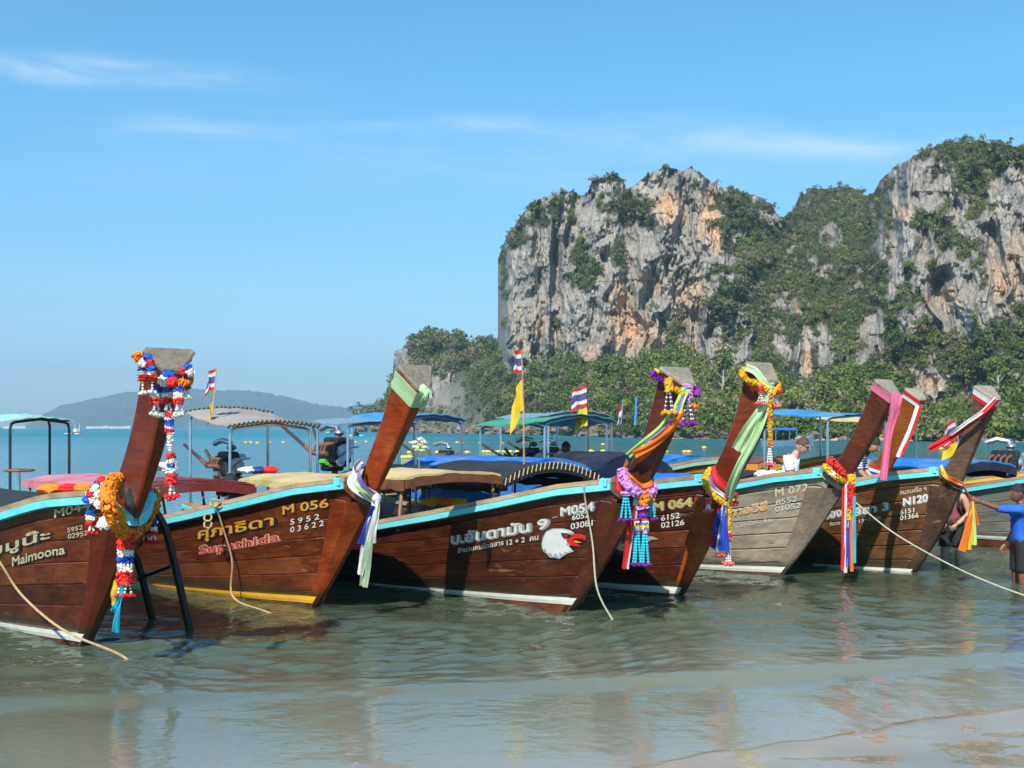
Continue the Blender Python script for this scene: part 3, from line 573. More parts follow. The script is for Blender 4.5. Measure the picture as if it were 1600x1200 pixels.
def boat(label, S, h, front, aft, hull, post, stem, name='longtail_boat', length=10.0, stripe=None, bottom=None, dz=0.0, strake_n=8, group='longtail boats moored along the beach', rail=None, zst=(.13, .04), nose=None, stemw=.7, seam=.0025):
    b = Boat(); b.S = Vector((S[0], S[1], 0)); b.h = math.radians(h); b.tanv = math.tan(b.h - math.atan2(S[0], S[1]))
    b.f = Vector((math.cos(b.h), -math.sin(b.h), 0)); b.p = Vector((math.sin(b.h), math.cos(b.h), 0))
    root = thing(name, label, 'boat', (S[0], S[1], 0), -b.h, group); b.root = root
    fz = np.polyfit([0.0] + [z for s, z in front], [0.0] + [s for s, z in front], 3); az = np.polyfit([z for s, z in aft], [s for s, z in aft], 2)
    b.sf = lambda z: float(np.polyval(fz, z)) if z > 0 else z * .75
    zft, zat = front[-1][1], aft[-1][1]
    def sa(z):
        if z >= aft[0][1]: return float(np.polyval(az, z))
        k = float(np.polyval(az, aft[0][1])); dk = float(np.polyval(az, aft[0][1] + .05)) - k
        return k + dk / .05 * (z - aft[0][1])
    b.sg = b.sf(1.28)
    ds_ = [0, .08, .18, .8, 1.6, 2.7, 3.9, 5.0, 6.5, 8.0, 10.0]; zs_ = [1.27, 1.35, 1.455, 1.375, 1.205, 1.0, .80, .69, .64, .66, .76]
    b.zs = lambda d: interp(d, ds_, zs_) + dz * min(1, d)
    b.zk = lambda d: interp(d, [0, .6, 3, 8, 10], [-.26, -.33, -.36, -.3, -.1])
    def half(d, v):
        g = 1 - .18 * v - .70 * v ** 5
        return .045 + (.10 * (1 - math.exp(-d / .09)) * max(0, 1 - v) ** 2 + .77 * (1 - math.exp(-d / (1.5 + .9 * v))) * g) * (1 - .3 * clampv((d - 7) / 3, 0, 1) ** 2)
    def P(d, v, side=-1, out=0.0):
        z0 = b.zs(0) * (1 - v) + b.zk(0) * v
        return Vector((b.sf(z0) - d, side * (half(d, v) + out), b.zs(d) * (1 - v) + b.zk(d) * v))
    b.P = P; b.half = half; b.length = length
    b.world = lambda q: b.S + b.f * q[0] + b.p * q[1] + Vector((0, 0, q[2]))
    b.local = lambda w_: Vector(((w_ - b.S).dot(b.f), (w_ - b.S).dot(b.p), w_.z))
    def onplane(px, py, t):                             # local point on a fore-and-aft plane t metres to port
        r = Vector(((px - 800) / FPX, 1.0, (HOR - py) / FPX)); lam = (t + b.S.dot(b.p)) / r.dot(b.p)
        return b.world((( r * lam - b.S).dot(b.f), t, EYE + lam * r.z))
    b.on = onplane
    D = [.11, .16, .25, .45, .7, 1.0, 1.35, 1.75, 2.2, 2.7, 3.3, 4, 4.8, 5.6, 6.5, 7.4, 8.4, 9.2, length]
    hm = HULLW[hull]
    # planks, one by one
    vb = [0, .085] + [.085 + (.985 - .085) * i / (strake_n - 1) for i in range(1, strake_n)]
    for side in (-1, 1):
        for i in range(strake_n):
            m = MB(); pr = .003 * (i % 2) + random.uniform(0, .003); rings = []
            w0, w1 = vb[i], vb[i + 1]; g = seam
            for d in D:
                a, c = P(d, w0, side, pr), P(d, w1, side, pr); hgt = (a - c).length; k = min(.2, g / max(hgt, .01))
                a2, c2 = a.lerp(c, k), c.lerp(a, k); n_ = Vector((0, side * .028, 0)); bv = min(.2, .012 / max(hgt, .01))
                rings.append([a2 - n_ * .3, a2.lerp(c2, bv), c2.lerp(a2, bv), c2 - n_ * .3, c2 - n_, a2 - n_])
            m.loft(rings); m.build('plank', hm, root, False, fix=True)
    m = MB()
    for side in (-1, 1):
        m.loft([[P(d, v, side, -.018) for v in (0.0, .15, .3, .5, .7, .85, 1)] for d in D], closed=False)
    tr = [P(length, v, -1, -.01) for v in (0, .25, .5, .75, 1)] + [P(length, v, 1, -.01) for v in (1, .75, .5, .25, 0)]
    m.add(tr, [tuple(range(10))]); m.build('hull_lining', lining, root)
    m = MB(); m.add([p + Vector((-.02, 0, 0)) for p in tr] + [p + Vector((-.05, 0, .01)) for p in tr], [tuple(range(10)), tuple(range(19, 9, -1))] + [(i, (i + 1) % 10, 10 + (i + 1) % 10, 10 + i) for i in range(10)]); m.build('transom', hm, root, fix=True)
    # deck and thwarts
    m = MB(); m.loft([[P(d, .42, -1, -.03), P(d, .42, 1, -.03)] for d in D[3:]], closed=False); m.build('deck', deckwood, root)
    for d in (2.2, 3.6, 5.0, 6.4, 7.8):
        a = P(d, .2, -1, -.03); m = MB(); m.box((a.x, 0, a.z), (.26, -2 * a.y, .035)); m.build('thwart', deckwood, root)
    # rails
    rl = rail or cyan; b.rail = rl
    DD = [.18 + (length - .2) * (i / 34) ** 1.3 for i in range(35)]
    for side in (-1, 1):
        m = MB(); m.loft([[P(d, 0, side, o) + Vector((0, 0, z)) for o, z in ((-.005, -.042), (.045, -.036), (.052, .03), (-.005, .036))] for d in DD]); m.build('rub_rail', rl, root, fix=True)
        m = MB(); m.loft([[P(d, 0, side, o) + Vector((0, 0, z)) for o, z in ((-.085, .038), (.03, .038), (.026, .088), (-.08, .092))] for d in DD]); m.build('cap_rail', capwood, root, fix=True)
        m = MB(); m.loft([[P(d, 0, side, o) + Vector((0, 0, z)) for o, z in ((-.035, -.045), (.03, -.045), (.03, .05), (-.035, .05))] for d in (-.02, .03, .08, .13, .178)]); m.build('nose_rail', nose or hm, root, fix=True)
    a = P(.23, 0, -1, .05); m = MB(); m.box((a.x - .02, 0, a.z + .045), (.10, -2 * a.y, .085), bev=.008); bm_ = m.build('breast_beam', beamwood, root)
    m = MB(); m.box((a.x - .02, a.y - .006 + .09, a.z + .045), (.106, .19, .091), bev=.008); m.build('painted_end', rl, bm_)
    # stem timber: a wedge whose flat sides show ahead of the plank ends
    m = MB(); rings = []
    for i in range(15):
        z = 1.27 - 1.55 * i / 14; v = (b.zs(0) - z) / (b.zs(0) - b.zk(0)); v = clampv(v, 0, 1); s = b.sf(z); wp = (.13 + .30 * clampv(z / 1.27, 0, 1)) * stemw
        q = [(s + .012, -.028), (s - .025, -.062)] + [(s - wp * k, -(half(wp * k, v) + .014)) for k in (.4, .7, 1.0)]
        q2 = [(x, -y) for x, y in reversed(q)]
        rings.append([Vector((x, y, z)) for x, y in q + q2])
    m.loft(rings); m.build('stem_timber', POSTW[stem], root, False, fix=True)
    # prow post
    def post_ring(t, o=0.0):
        zf, za = 1.05 + (zft - 1.05) * t, 1.12 + (zat - 1.12) * t
        F, A = Vector((b.sf(zf), 0, zf)), Vector((sa(za), 0, za)); u = (F - A).normalized()
        wf, wa = .030 + .060 * t, .112 + .028 * t + .09 * max(0, t) ** 6; A.x -= (.2 - wa) * b.tanv * .9; u = (F - A).normalized(); wf += o; wa += o; F = F + u * o; A = A - u * o; e = .018
        q = [(F, -wf + e), (F - u * e, -wf), (A + u * e * 1.2, -wa), (A, -wa + e), (A, wa - e), (A + u * e * 1.2, wa), (F - u * e, wf), (F, wf - e)]
        return [p + Vector((0, y, 0)) for p, y in q]
    b.ring = post_ring
    m = MB(); m.loft([post_ring(i / 22) for i in range(23)]); m.build('prow_post', POSTW[post], root, False, fix=True)
    r1, r0 = post_ring(1.0, .004), post_ring(.985, .004); up = Vector((0, 0, .022)); m = MB(); m.loft([r0, r1, [p + up + (sum(r1, Vector()) / 8 - p) * .06 for p in r1]]); m.build('post_cap', capend, root, fix=True)
    # waterline stripe and bottom paint
    def vz(d, z): return clampv((b.zs(d) - z) / (b.zs(d) - b.zk(d)), 0, 1)
    if stripe:
        DS = [.02, .1, .2, .35, .6, .9, 1.3, 1.8, 2.4, 3.1, 4.0]
        for side in (-1, 1):
            m = MB(); r = []
            for d in DS:
                # follow the stem rake: distance measured from the stem at this height
                z1 = zst[0] - zst[1] * d; w_ = .085 - .012 * d
                r.append([P(d, vz(d, z1), side, o) for o in (.020,)] + [P(d, vz(d, z1 - w_ * .5), side, .024), P(d, vz(d, z1 - w_), side, .020), P(d, vz(d, z1 - w_), side, -.01), P(d, vz(d, z1), side, -.01)])
            m.loft(r); m.build('waterline_stripe', stripe, root, fix=True)
            m = MB(); r = [[P(d, vz(d, zst[0] - zst[1] * d - .07), side, .014), P(d, vz(d, 0.0), side, .015), P(d, .97, side, .012), P(d, .97, side, -.01), P(d, vz(d, zst[0] - zst[1] * d - .07), side, -.01)] for d in DS]
            m.loft(r); m.build('bottom_paint', bottom or redbottom, root, fix=True)
    return b
def hull_dv(b, px, py):                                 # which spot of the starboard side a survey mark lies on
    d, v = 1.2, .3
    for k in range(40):
        q = lambda dd, vv: np.array(proj(b.world(b.P(dd, vv))))
        p0 = q(d, v); e = 1e-3; J = np.stack([(q(d + e, v) - p0) / e, (q(d, v + e) - p0) / e], 1); r = np.array([px, py]) - p0
        st = np.linalg.solve(J, r); d = clampv(d + clampv(st[0], -.4, .4), 0.02, 8); v = clampv(v + clampv(st[1], -.2, .2), -.02, 1)
        if abs(r).max() < .05: break
    return np.array([d, v])
def decal(b, quad, uvfaces, name, mat, out=.010, label=None, parent=None):
    """flat paint on the planks: (u,v) in 0..1 of a quad given by its four corners (bottom left, bottom right, top right, top left)"""
    c = [hull_dv(b, *q) for q in quad]; m = MB()
    for poly in uvfaces:
        vs = []
        for u, w_ in poly[0]:
            dv = (c[0] * (1 - u) + c[1] * u) * (1 - w_) + (c[3] * (1 - u) + c[2] * u) * w_
            vs.append(b.P(dv[0], dv[1], -1, out))
        m.add(vs, poly[1])
    o = m.build(name, mat, parent or b.root)
    if label: o['label'] = label
    return o
def text_polys(txt, bold=.012, shear=0.0):
    c = bpy.data.curves.new('lettering', 'FONT'); c.body = txt; c.offset = bold; c.shear = shear; c.resolution_u = 3
    o = bpy.data.objects.new('lettering', c); C.objects.link(o)
    dg = bpy.context.evaluated_depsgraph_get(); e = o.evaluated_get(dg); me = e.to_mesh()
    V = np.array([v.co[:2] for v in me.vertices]); Fs = [tuple(p.vertices) for p in me.polygons]; e.to_mesh_clear()
    bpy.data.objects.remove(o); bpy.data.curves.remove(c)
    return V, Fs
def letter(b, txt, A, B, cap, mat, bold=.012, shadow=None, shadow_bold=.05, shadow_off=(.06, -.06), shear=.0, out=.010):
    """painted lettering: baseline from A to B (survey marks), capital height cap"""
    V, Fs = text_polys(txt, 0.0, shear); x0, x1 = V[:, 0].min(), V[:, 0].max(); capn = .69
    A, B = np.array(A, float), np.array(B, float); up = np.array([0.0, -cap]); quad = [A, B, B + up, A + up]
    uv = lambda V: [((x - x0) / (x1 - x0), y / capn) for x, y in V]
    c = [hull_dv(b, *q) for q in quad]
    def spread(nm, mt, r, off, o0, step):
        m = MB(); ks = [(0, 0)] + [(math.cos(q * PI / 4) * r, math.sin(q * PI / 4) * r) for q in range(8)]
        for k, (dx, dy) in enumerate(ks):
            vs = []
            for u, w_ in uv(V + np.array([dx + off[0], dy + off[1]])):
                dv = (c[0] * (1 - u) + c[1] * u) * (1 - w_) + (c[3] * (1 - u) + c[2] * u) * w_; vs.append(b.P(dv[0], dv[1], -1, o0 + k * step))
            m.add(vs, Fs)
        return m.build(nm, mt, b.root)
    if shadow: spread('lettering_shadow', shadow, shadow_bold, shadow_off, out - .004, .0003)
    return spread('lettering', mat, max(bold, .004), (0, 0), out, .0002)

def canopy(b, d0, d1, mat, ze=1.32, zc=1.55, w_=.92, valance=None, vh=.2, posts=3, fringe=None, under=None):
    m = MB(); g = []; nd = 12
    for i in range(nd + 1):
        d = d0 + (d1 - d0) * i / nd; s = b.sg - d; row = []
        for j in range(13):
            a = -1 + 2 * j / 12; z = ze + (zc - ze) * (1 - a * a) + .007 * math.sin(i * 1.9 + j * 1.3) + .006 * math.sin(i * 3.7 - j * 2.1) - .012 * math.sin(PI * i / nd * posts) ** 2
            row.append((s, a * w_, z))
        g.append(row)
    m.sheet(g, .03); c = m.build('canopy', mat, b.root, True)
    if valance:
        m = MB()
        for a in (-1, 1):
            m.sheet([[(b.sg - d0 - (d1 - d0) * i / 12, a * (w_ + .015), ze - .02 - vh * k * (1 + .12 * math.sin(i * 2.1))) for k in (0, .5, 1)] for i in range(13)], .02)
        m.sheet([[(b.sg - d0 + .02, (-1 + j / 6) * w_, ze + (zc - ze) * (1 - (-1 + j / 6) ** 2) - .02 - vh * .8 * k) for k in (0, .5, 1)] for j in range(13)], .02)
        m.build('valance', valance, c)
    if fringe:
        m = MB()
        for j in range(25):
            a = -1 + j / 12; z = ze + (zc - ze) * (1 - a * a)
            m.tube([(b.sg - d0 + .03, a * w_ + .02, z + .03), (b.sg - d0 + .05, a * w_ - .02, z - .07)], .009, 5)
        tag(m.build('lashing', fringe, c), kind='stuff')
    for i in range(posts):
        d = d0 + .12 + (d1 - d0 - .3) * i / max(1, posts - 1)
        for a in (-1, 1):
            q = b.P(d, 0, a, -.04); m = MB(); m.tube([(q.x, q.y, q.z - .1), (q.x, a * (w_ - .06), ze)], .022, 6); m.build('canopy_post', capwood, b.root, True)
    return c
def bimini(b, d0, d1, mat, zf=2.15, zb=2.15, w_=.85, crown=.12, pole=None, lash=None, floor=.75):
    m = MB(); g = []
    for i in range(9):
        k = i / 8; d = d0 + (d1 - d0) * k; z = zf + (zb - zf) * k
        g.append([(b.sg - d, (-1 + j / 5) * w_, z + crown * (1 - (-1 + j / 5) ** 2) - .03 * math.sin(PI * k) + .012 * math.sin(3 * j + 2 * i)) for j in range(11)])
    m.sheet(g, .015); c = m.build('sunshade', mat, b.root, True)
    if lash:
        m = MB()
        for j in range(21):
            a = -1 + j / 10
            for d, z in ((d0, zf), (d1, zb)): m.tube([(b.sg - d, a * w_, z + crown * (1 - a * a) - .02), (b.sg - d + .03, a * w_ + .04, z + crown * (1 - a * a) + .03)], .02, 5)
        tag(m.build('lashing', lash, c), kind='stuff')
    pm = pole or steel
    for d, z in ((d0 + .08, zf), (d1 - .08, zb)):
        s = b.sg - d; m = MB()
        path = [(s, -w_ * .9, floor), (s, -w_ * .9, z - .14), (s, -w_ * .86, z - .05), (s, -w_ * .75, z - .02), (s, 0, z + crown - .03), (s, w_ * .75, z - .02), (s, w_ * .86, z - .05), (s, w_ * .9, z - .14), (s, w_ * .9, floor)]
        m.tube(path, .024, 8); m.build('sunshade_frame', pm, b.root, True)
    return c
def engine(b, d, z=1.15, t=0.0, tail=1.0, mid=None, big=1.0):
    """car engine on a pivot with its long propeller shaft"""
    s = b.sg - d; k = big
    m = MB(); m.box((s, t, z + .16 * k), (.50 * k, .34 * k, .30 * k), bev=.04); m.box((s + .02, t, z + .36 * k), (.42 * k, .22 * k, .14 * k), bev=.03); m.box((s - .1, t, z - .04), (.30 * k, .28 * k, .14 * k), bev=.03)
    e = m.build('engine', darksteel, b.root, True)
    m = MB()
    for q in range(4): m.tube([(s - .15 * k + q * .1 * k, t - .11 * k, z + .34 * k), (s - .17 * k + q * .1 * k, t - .24 * k, z + .30 * k), (s - .2 * k + q * .1 * k, t - .27 * k, z + .16 * k)], .024 * k, 7)
    m.tube([(s + .2 * k, t - .26 * k, z + .18 * k), (s - .2 * k, t - .28 * k, z + .18 * k), (s - .5 * k, t - .25 * k, z + .28 * k)], .035 * k, 8); m.build('exhaust_manifold', rust, e, True)
    m = MB(); m.tube([(s + .08 * k, t + .02, z + .42 * k), (s + .06 * k, t + .02, z + .58 * k), (s - .12 * k, t - .05, z + .62 * k), (s - .3 * k, t - .1, z + .56 * k)], .05 * k, 9); m.ball((s + .1 * k, t + .02, z + .5 * k), .09 * k, 10, 6, 0, (1, 1, .6)); m.build('air_intake', alloy, e, True)
    m = MB(); m.tube([(s + .27 * k, t, z + .2 * k), (s + .33 * k, t, z + .2 * k)], .13 * k, 12); m.tube([(s + .27 * k, t + .12, z + .34 * k), (s + .33 * k, t + .12, z + .34 * k)], .06 * k, 10); m.tube([(s + .3 * k, t - .1, z + .05 * k), (s + .34 * k, t - .1, z + .05 * k)], .07 * k, 10); m.build('pulley', alloy, e, True)
    m = MB(); m.tube([(s + .12 * k, t - .2 * k, z + .05 * k), (s - .06 * k, t - .2 * k, z + .05 * k)], .055 * k, 9); m.build('generator', mid or alloy, e, True)
    m = MB(); m.box((s + .05 * k, t + .2 * k, z + .2 * k), (.2 * k, .08 * k, .12 * k), bev=.015); m.build('oil_filter', alloy, e, True)
    m = MB(); m.tube([(s - .25 * k, t, z + .1), (s - .9, t, z + .22), (s - 1.0 - 1.2 * tail, t, z + .2 + .55 * tail)], [.05, .035, .03], 8); m.tube([(s - .5, t, z + .15), (s - .75, t - .05, z + .5 * tail + .15)], .03, 6); m.build('propeller_shaft', darkrust, e, True)
    m = MB(); m.tube([(s + .25 * k, t - .1, z + .12), (s + .75, t - .12, z + .32), (s + 1.05, t - .12, z + .34)], .02, 6); m.build('tiller', steel, e, True)
    m = MB(); m.tube([(s, t, z - .5), (s, t, z + .02)], .06, 8); m.box((s, t, z - .02), (.34, .4, .05), bev=.01); m.build('engine_mount', rust, e, True)
    return e

B1 = boat('dark mahogany longtail boat at the left, named Maimoona in cream letters', (-4.13, 11.43), 50,
          [(.2, .07), (.46, .35), (.96, .94), (1.18, 1.28), (1.37, 1.43), (1.54, 1.62), (1.76, 1.95), (1.94, 2.25), (2.0, 2.57)], [(1.28, 1.64), (1.56, 1.94), (1.70, 2.22), (1.77, 2.42), (1.84, 2.67), (1.90, 2.74)], 'mahogany', 'red', 'red', stripe=whitep, dz=.04, nose=cyan)
B2 = boat('mahogany longtail boat with gold and red Supathida lettering', (-2.31, 13.88), 47,
          [(.09, .03), (.36, .34), (.68, .71), (.92, 1.01), (1.13, 1.3), (1.26, 1.49), (1.44, 1.66), (1.68, 2.0), (1.87, 2.25), (2.03, 2.5)], [(1.22, 1.63), (1.35, 1.87), (1.52, 2.11), (1.69, 2.44), (1.78, 2.6), (1.83, 2.74)], 'mahogany', 'bright', 'bright', stripe=yellowp, bottom=brownbottom, stemw=.8)
B3 = boat('dark longtail boat with a white eagle head painted on its bow', (.69, 13.63), 50,
          [(.09, .03), (.19, .14), (.43, .46), (.66, .73), (.93, 1.05), (1.14, 1.43), (1.31, 1.67), (1.5, 1.95), (1.66, 2.25), (1.78, 2.54)], [(1.07, 1.63), (1.28, 1.96), (1.37, 2.2), (1.48, 2.45), (1.54, 2.71)], 'dark', 'brown', 'brown', stripe=whitep, zst=(.15, .04))
B4 = boat('dark red longtail boat numbered M 064 in gold', (2.06, 14.66), 52,
          [(.07, .03), (.2, .14), (.41, .53), (.59, .85), (.82, 1.21), (.97, 1.52), (1.21, 1.93), (1.38, 2.3), (1.49, 2.62)], [(.74, 1.59), (.94, 1.93), (1.11, 2.3), (1.19, 2.61), (1.24, 2.83)], 'dark', 'red', 'bright', stripe=whitep)
B5 = boat('bare grey weathered longtail boat with faded M 072 lettering', (3.83, 16.75), 46,
          [(.12, .13), (.43, .55), (.81, 1.01), (.96, 1.25), (1.17, 1.56), (1.36, 1.9), (1.58, 2.27), (1.75, 2.52)], [(.95, 1.6), (1.11, 1.86), (1.28, 2.16), (1.42, 2.45), (1.52, 2.71)], 'grey', 'brown', 'greystem', stripe=whitep, bottom=brownbottom, seam=.006, stemw=.9)
B6 = boat('worn honey brown longtail boat numbered N120 in white', (5.81, 17.11), 52,
          [(.15, .19), (.46, .67), (.7, 1.16), (.77, 1.45), (.98, 1.81), (1.14, 2.16), (1.28, 2.47)], [(.63, 1.54), (.77, 1.81), (.95, 2.16), (1.01, 2.42), (1.05, 2.65)], 'honey', 'oldbrown', 'oldbrown', stripe=whitep, zst=(.05, .03), bottom=brownbottom, seam=.006)
gen_f = [(.1, .05), (.4, .5), (.72, 1.0), (.95, 1.35), (1.15, 1.7), (1.35, 2.05), (1.52, 2.4), (1.6, 2.55)]; gen_a = [(.85, 1.6), (1.05, 1.95), (1.2, 2.25), (1.32, 2.55), (1.38, 2.73)]
B7 = boat('longtail boat with amber varnished prow, mostly hidden behind N120', (5.9, 21.0), 54, gen_f, gen_a, 'honey', 'amber', 'amber')
B8 = boat('dull grey longtail boat behind the man in the blue shirt', (9.6, 19.6), 60, gen_f, gen_a, 'greyflat', 'brown', 'greystem', stripe=whitep, zst=(.22, .02))
B9 = boat('orange planked longtail boat moored behind the man in white', (6.85, 26.0), 42, gen_f, gen_a, 'orange', 'brown', 'brown', rail=paint('orange_rail', (.55, .22, .03)))
B10 = boat('orange and green longtail boat behind the prow with the green sash', (3.85, 23.5), 46, gen_f, gen_a, 'orange', 'brown', 'brown', rail=paint('green_rail', (.22, .42, .30)))
B11 = boat('yellow railed longtail boat at the far right edge', (13.2, 26.0), 42, gen_f, gen_a, 'orange', 'brown', 'brown', rail=paint('yellow_rail', (.70, .38, .04)))
# canopies, sunshades and engines
pinkc = tarp('pink_tarp', (.56, .17, .22)); redc = tarp('red_brown_board', (.20, .024, .016)); yelc = tarp('pale_yellow_board', (.56, .42, .17)); brownv = paint('brown_fascia', (.15, .055, .022), .5, var=.4)
bluec = tarp('blue_tarp', (.010, .16, .55)); navy = tarp('navy_tarp', (.009, .013, .034)); mint = tarp('mint_sheet', (.30, .58, .53)); tan = tarp('tan_canvas', (.33, .27, .235)); greenc = paint('green_sheet', (.05, .30, .17), .5, var=.2)
skyb = tarp('sky_blue_sheet', (.03, .25, .50)); slate = paint('slate_sheet', (.18, .27, .36), .5); rope_m = plain('rope_fibre', (.46, .33, .18), .9, .3, 40.0, bump=.4); ropew = plain('pale_cord', (.42, .40, .30), .9, .2, 40.0)
canopy(B1, 2.0, 6.5, black, 1.20, 1.36, .85, black, .22)
canopy(B2, 3.9, 5.0, redc, 1.28, 1.38, .85, redc, .16, 2); canopy(B2, 5.1, 8.0, pinkc, 1.27, 1.34, .80, pinkc, .08)
bimini(B2, 9.3, 10.3, mint, 2.20, 2.26, .55, .06, pole=darksteel)
canopy(B3, 3.3, 4.9, yelc, 1.45, 1.51, .78, brownv, .13, 2); canopy(B3, 5.0, 7.6, yelc, 1.30, 1.37, .85, yelc, .06)
bimini(B3, 8.1, 9.7, tan, 2.10, 2.34, .80, .08, lash=darkrust)
engine(B3, 9.7, 1.25, 0, .6)
canopy(B4, 3.3, 5.4, black, 1.34, 1.58, .92, black, .12, 2, fringe=rope_m); canopy(B4, 5.5, 7.8, navy, 1.30, 1.46, .9, brownv, .2, 2)
bimini(B4, 7.7, 8.9, slate, 2.15, 2.2, .75, .05); engine(B4, 9.4, 1.42, 0, 1.1, mid=paint('green_cap', (.10, .50, .08)), big=1.15)
canopy(B5, 5.5, 8.5, bluec, 1.36, 1.56, .95, bluec, .5, 4)
bimini(B5, 8.6, 10.2, skyb, 2.22, 2.26, .85, .12)
canopy(B6, 6.5, 8.2, navy, 1.30, 1.62, .95, navy, .45, 2); canopy(B6, 4.7, 6.4, bluec, 1.14, 1.26, .9, bluec, .22, 2)
bimini(B6, 8.0, 10.2, greenc, 2.20, 2.12, .95, .14); engine(B6, 9.6, 1.25, 0, .5)
canopy(B7, 2.6, 4.4, black, 1.14, 1.24, .85, black, .12, 2); canopy(B7, 4.6, 8.0, bluec, 1.34, 1.52, .95, skyb, .25, 2); bimini(B7, 8.3, 10.3, slate, 2.35, 2.3, .95, .12); engine(B7, 9.4, 1.2, 0, .6)
canopy(B8, 3.0, 6.0, bluec, 1.36, 1.48, .85, navy, .18, 3); bimini(B8, 6.0, 8.0, skyb, 2.30, 2.42, .9, .06)
canopy(B9, 2.0, 5.5, brownv, 1.30, 1.42, .9, paint('orange_fascia', (.58, .22, .03)), .14, 3)
canopy(B10, 2.2, 5.4, bluec, 1.22, 1.34, .9, bluec, .25, 3); engine(B10, 8.8, 1.1)
engine(B11, 3.2, .98, -.1, .3, big=1.35); bimini(B11, 5.6, 7.6, yelc, 2.2, 2.3, .85)
# ------------------------------------------------------------------ lettering and pictures painted on the bows
def chipped(name, col, wornc, amt=.60):
    m, t, b, o = new_mat(name); tc = N(t, 'ShaderNodeTexCoord'); mp = N(t, 'ShaderNodeMapping'); mp.inputs['Scale'].default_value = (5, 16, 16); n = N(t, 'ShaderNodeTexNoise', Scale=2.2, Detail=7.0, Roughness=.7)
    r = ramp(t, [(.3, shade(col, .82)), (amt - .03, col), (amt + .02, wornc)]); t.links.new(tc.outputs['Object'], mp.inputs[0]); t.links.new(mp.outputs[0], n.inputs['Vector']); t.links.new(n.outputs[0], r.inputs[0]); t.links.new(r.outputs[0], b.inputs['Base Color']); b.inputs['Roughness'].default_value = .65; return m
cream = chipped('cream_lettering', (.62, .53, .36), (.20, .12, .07)); gold = chipped('gold_lettering', (.78, .38, .04), (.22, .10, .03), .62); redl = chipped('red_lettering', (.62, .05, .02), (.22, .04, .02), .62); whitel = chipped('white_lettering', (.78, .76, .72), (.26, .17, .12), .62)
greyl = paint('grey_lettering_edge', (.30, .31, .33), .6); darkl = paint('dark_lettering_edge', (.02, .016, .014), .6); pale = paint('faded_lettering', (.60, .57, .52), .8, var=.3, scale=30); fadeo = paint('faded_orange_lettering', (.68, .34, .07), .7, var=.35, scale=25); fadegold = paint('olive_gold_lettering', (.60, .44, .09), .6, var=.3)
letter(B1, 'ไมมูน๊ะ', (-27, 873), (79, 842), 15, cream, .02, darkl, .06)
letter(B1, 'Maimoona', (21, 885), (103, 865), 14, cream, .02, darkl, .06)
letter(B1, 'M044', (87, 809), (143, 795), 12.5, cream, .02)
letter(B1, '5952', (107, 832), (131, 827), 7, cream); letter(B1, '02955', (108, 842), (139, 836), 7.5, cream)
letter(B2, 'ศุภาธิดา', (311, 842), (428, 820), 15, gold, .02, darkl, .07)
letter(B2, 'Supathida', (313, 866), (437, 845), 13, redl, .012, paint('pale_red_edge', (.72, .45, .33), .6), .06, (0, 0))
letter(B2, 'M 056', (443, 804), (514, 792), 13, gold, .02, darkl, .06)
letter(B2, '5 9 5 2', (455, 820), (500, 811), 8.5, whitel); letter(B2, '0 3 6 2 2', (455, 832), (507, 821), 8.5, whitel)
letter(B3, 'บ.อันดามัน 9', (706, 850), (856, 825), 15, whitel, .03, greyl, .075, (.07, -.05)); letter(B3, '-', (864, 812), (872, 810), 9, greyl)
letter(B3, 'M054', (877, 806), (928, 797), 13, whitel, .02, greyl, .06)
letter(B3, '6052', (895, 813), (921, 808), 8.5, whitel); letter(B3, '03081', (893, 827), (927, 821), 9, whitel)
letter(B3, 'จำนวนคนโดยสาร', (716, 864), (788, 851), 7, whitel); letter(B3, '12 + 2  คน', (793, 852), (842, 843), 8, whitel)
letter(B4, 'M 064', (1021, 798), (1081, 790), 13, fadegold, .02, greyl, .05); letter(B4, '6152', (1034, 814), (1063, 809), 8.5, whitel); letter(B4, '02126', (1034, 825), (1070, 820), 8.5, whitel)
letter(B5, 'ทาลอิสี', (1141, 808), (1200, 797), 11, fadeo, .02, pale, .05, (-.02, .1)); letter(B5, 'M 072', (1212, 775), (1263, 766), 11, pale, .01, fadeo, .02, (0, -.12))
letter(B5, '8552', (1213, 789), (1246, 783), 8, pale); letter(B5, '01052', (1212, 800), (1251, 793), 8, pale); letter(B5, 'จำนวนคนโดยสาร 8 คน', (1145, 826), (1208, 815), 6, pale)
letter(B6, 'น้อง', (1287, 811), (1315, 806), 12, whitel, .02, greyl, .06); letter(B6, 'ลียา 3', (1335, 806), (1388, 796), 11.5, whitel, .02, greyl, .06)
letter(B6, 'ชมรมเรือ ฯ', (1407, 773), (1448, 766), 6.5, pale); letter(B6, 'N120', (1412, 790), (1450, 783), 11.5, whitel, .03, greyl, .07)
letter(B6, '6151', (1407, 804), (1429, 800), 7, whitel); letter(B6, '01366', (1407, 813), (1436, 808), 7.5, whitel); letter(B6, '13+2 คน', (1343, 817), (1376, 810), 5.5, pale); letter(B6, 'จำนวน', (1297, 822), (1313, 819), 5.5, pale)
def picture(b, box, layers):
    x0, y0, x1, y1 = box; quad = [(x0, y1), (x1, y1), (x1, y0), (x0, y0)]; first = None
    for i, (nm, mat_, pts) in enumerate(layers):
        P2 = [((x - x0) / (x1 - x0), (y1 - y) / (y1 - y0)) for x, y in pts]
        o = decal(b, quad, [(P2, [tuple(range(len(P2)))])], nm, mat_, .010 + .002 * i, parent=first)
        if first is None: first = o
eg = lambda L: [(690 + x / 6.4, 770 + y / 6.4) for x, y in L]
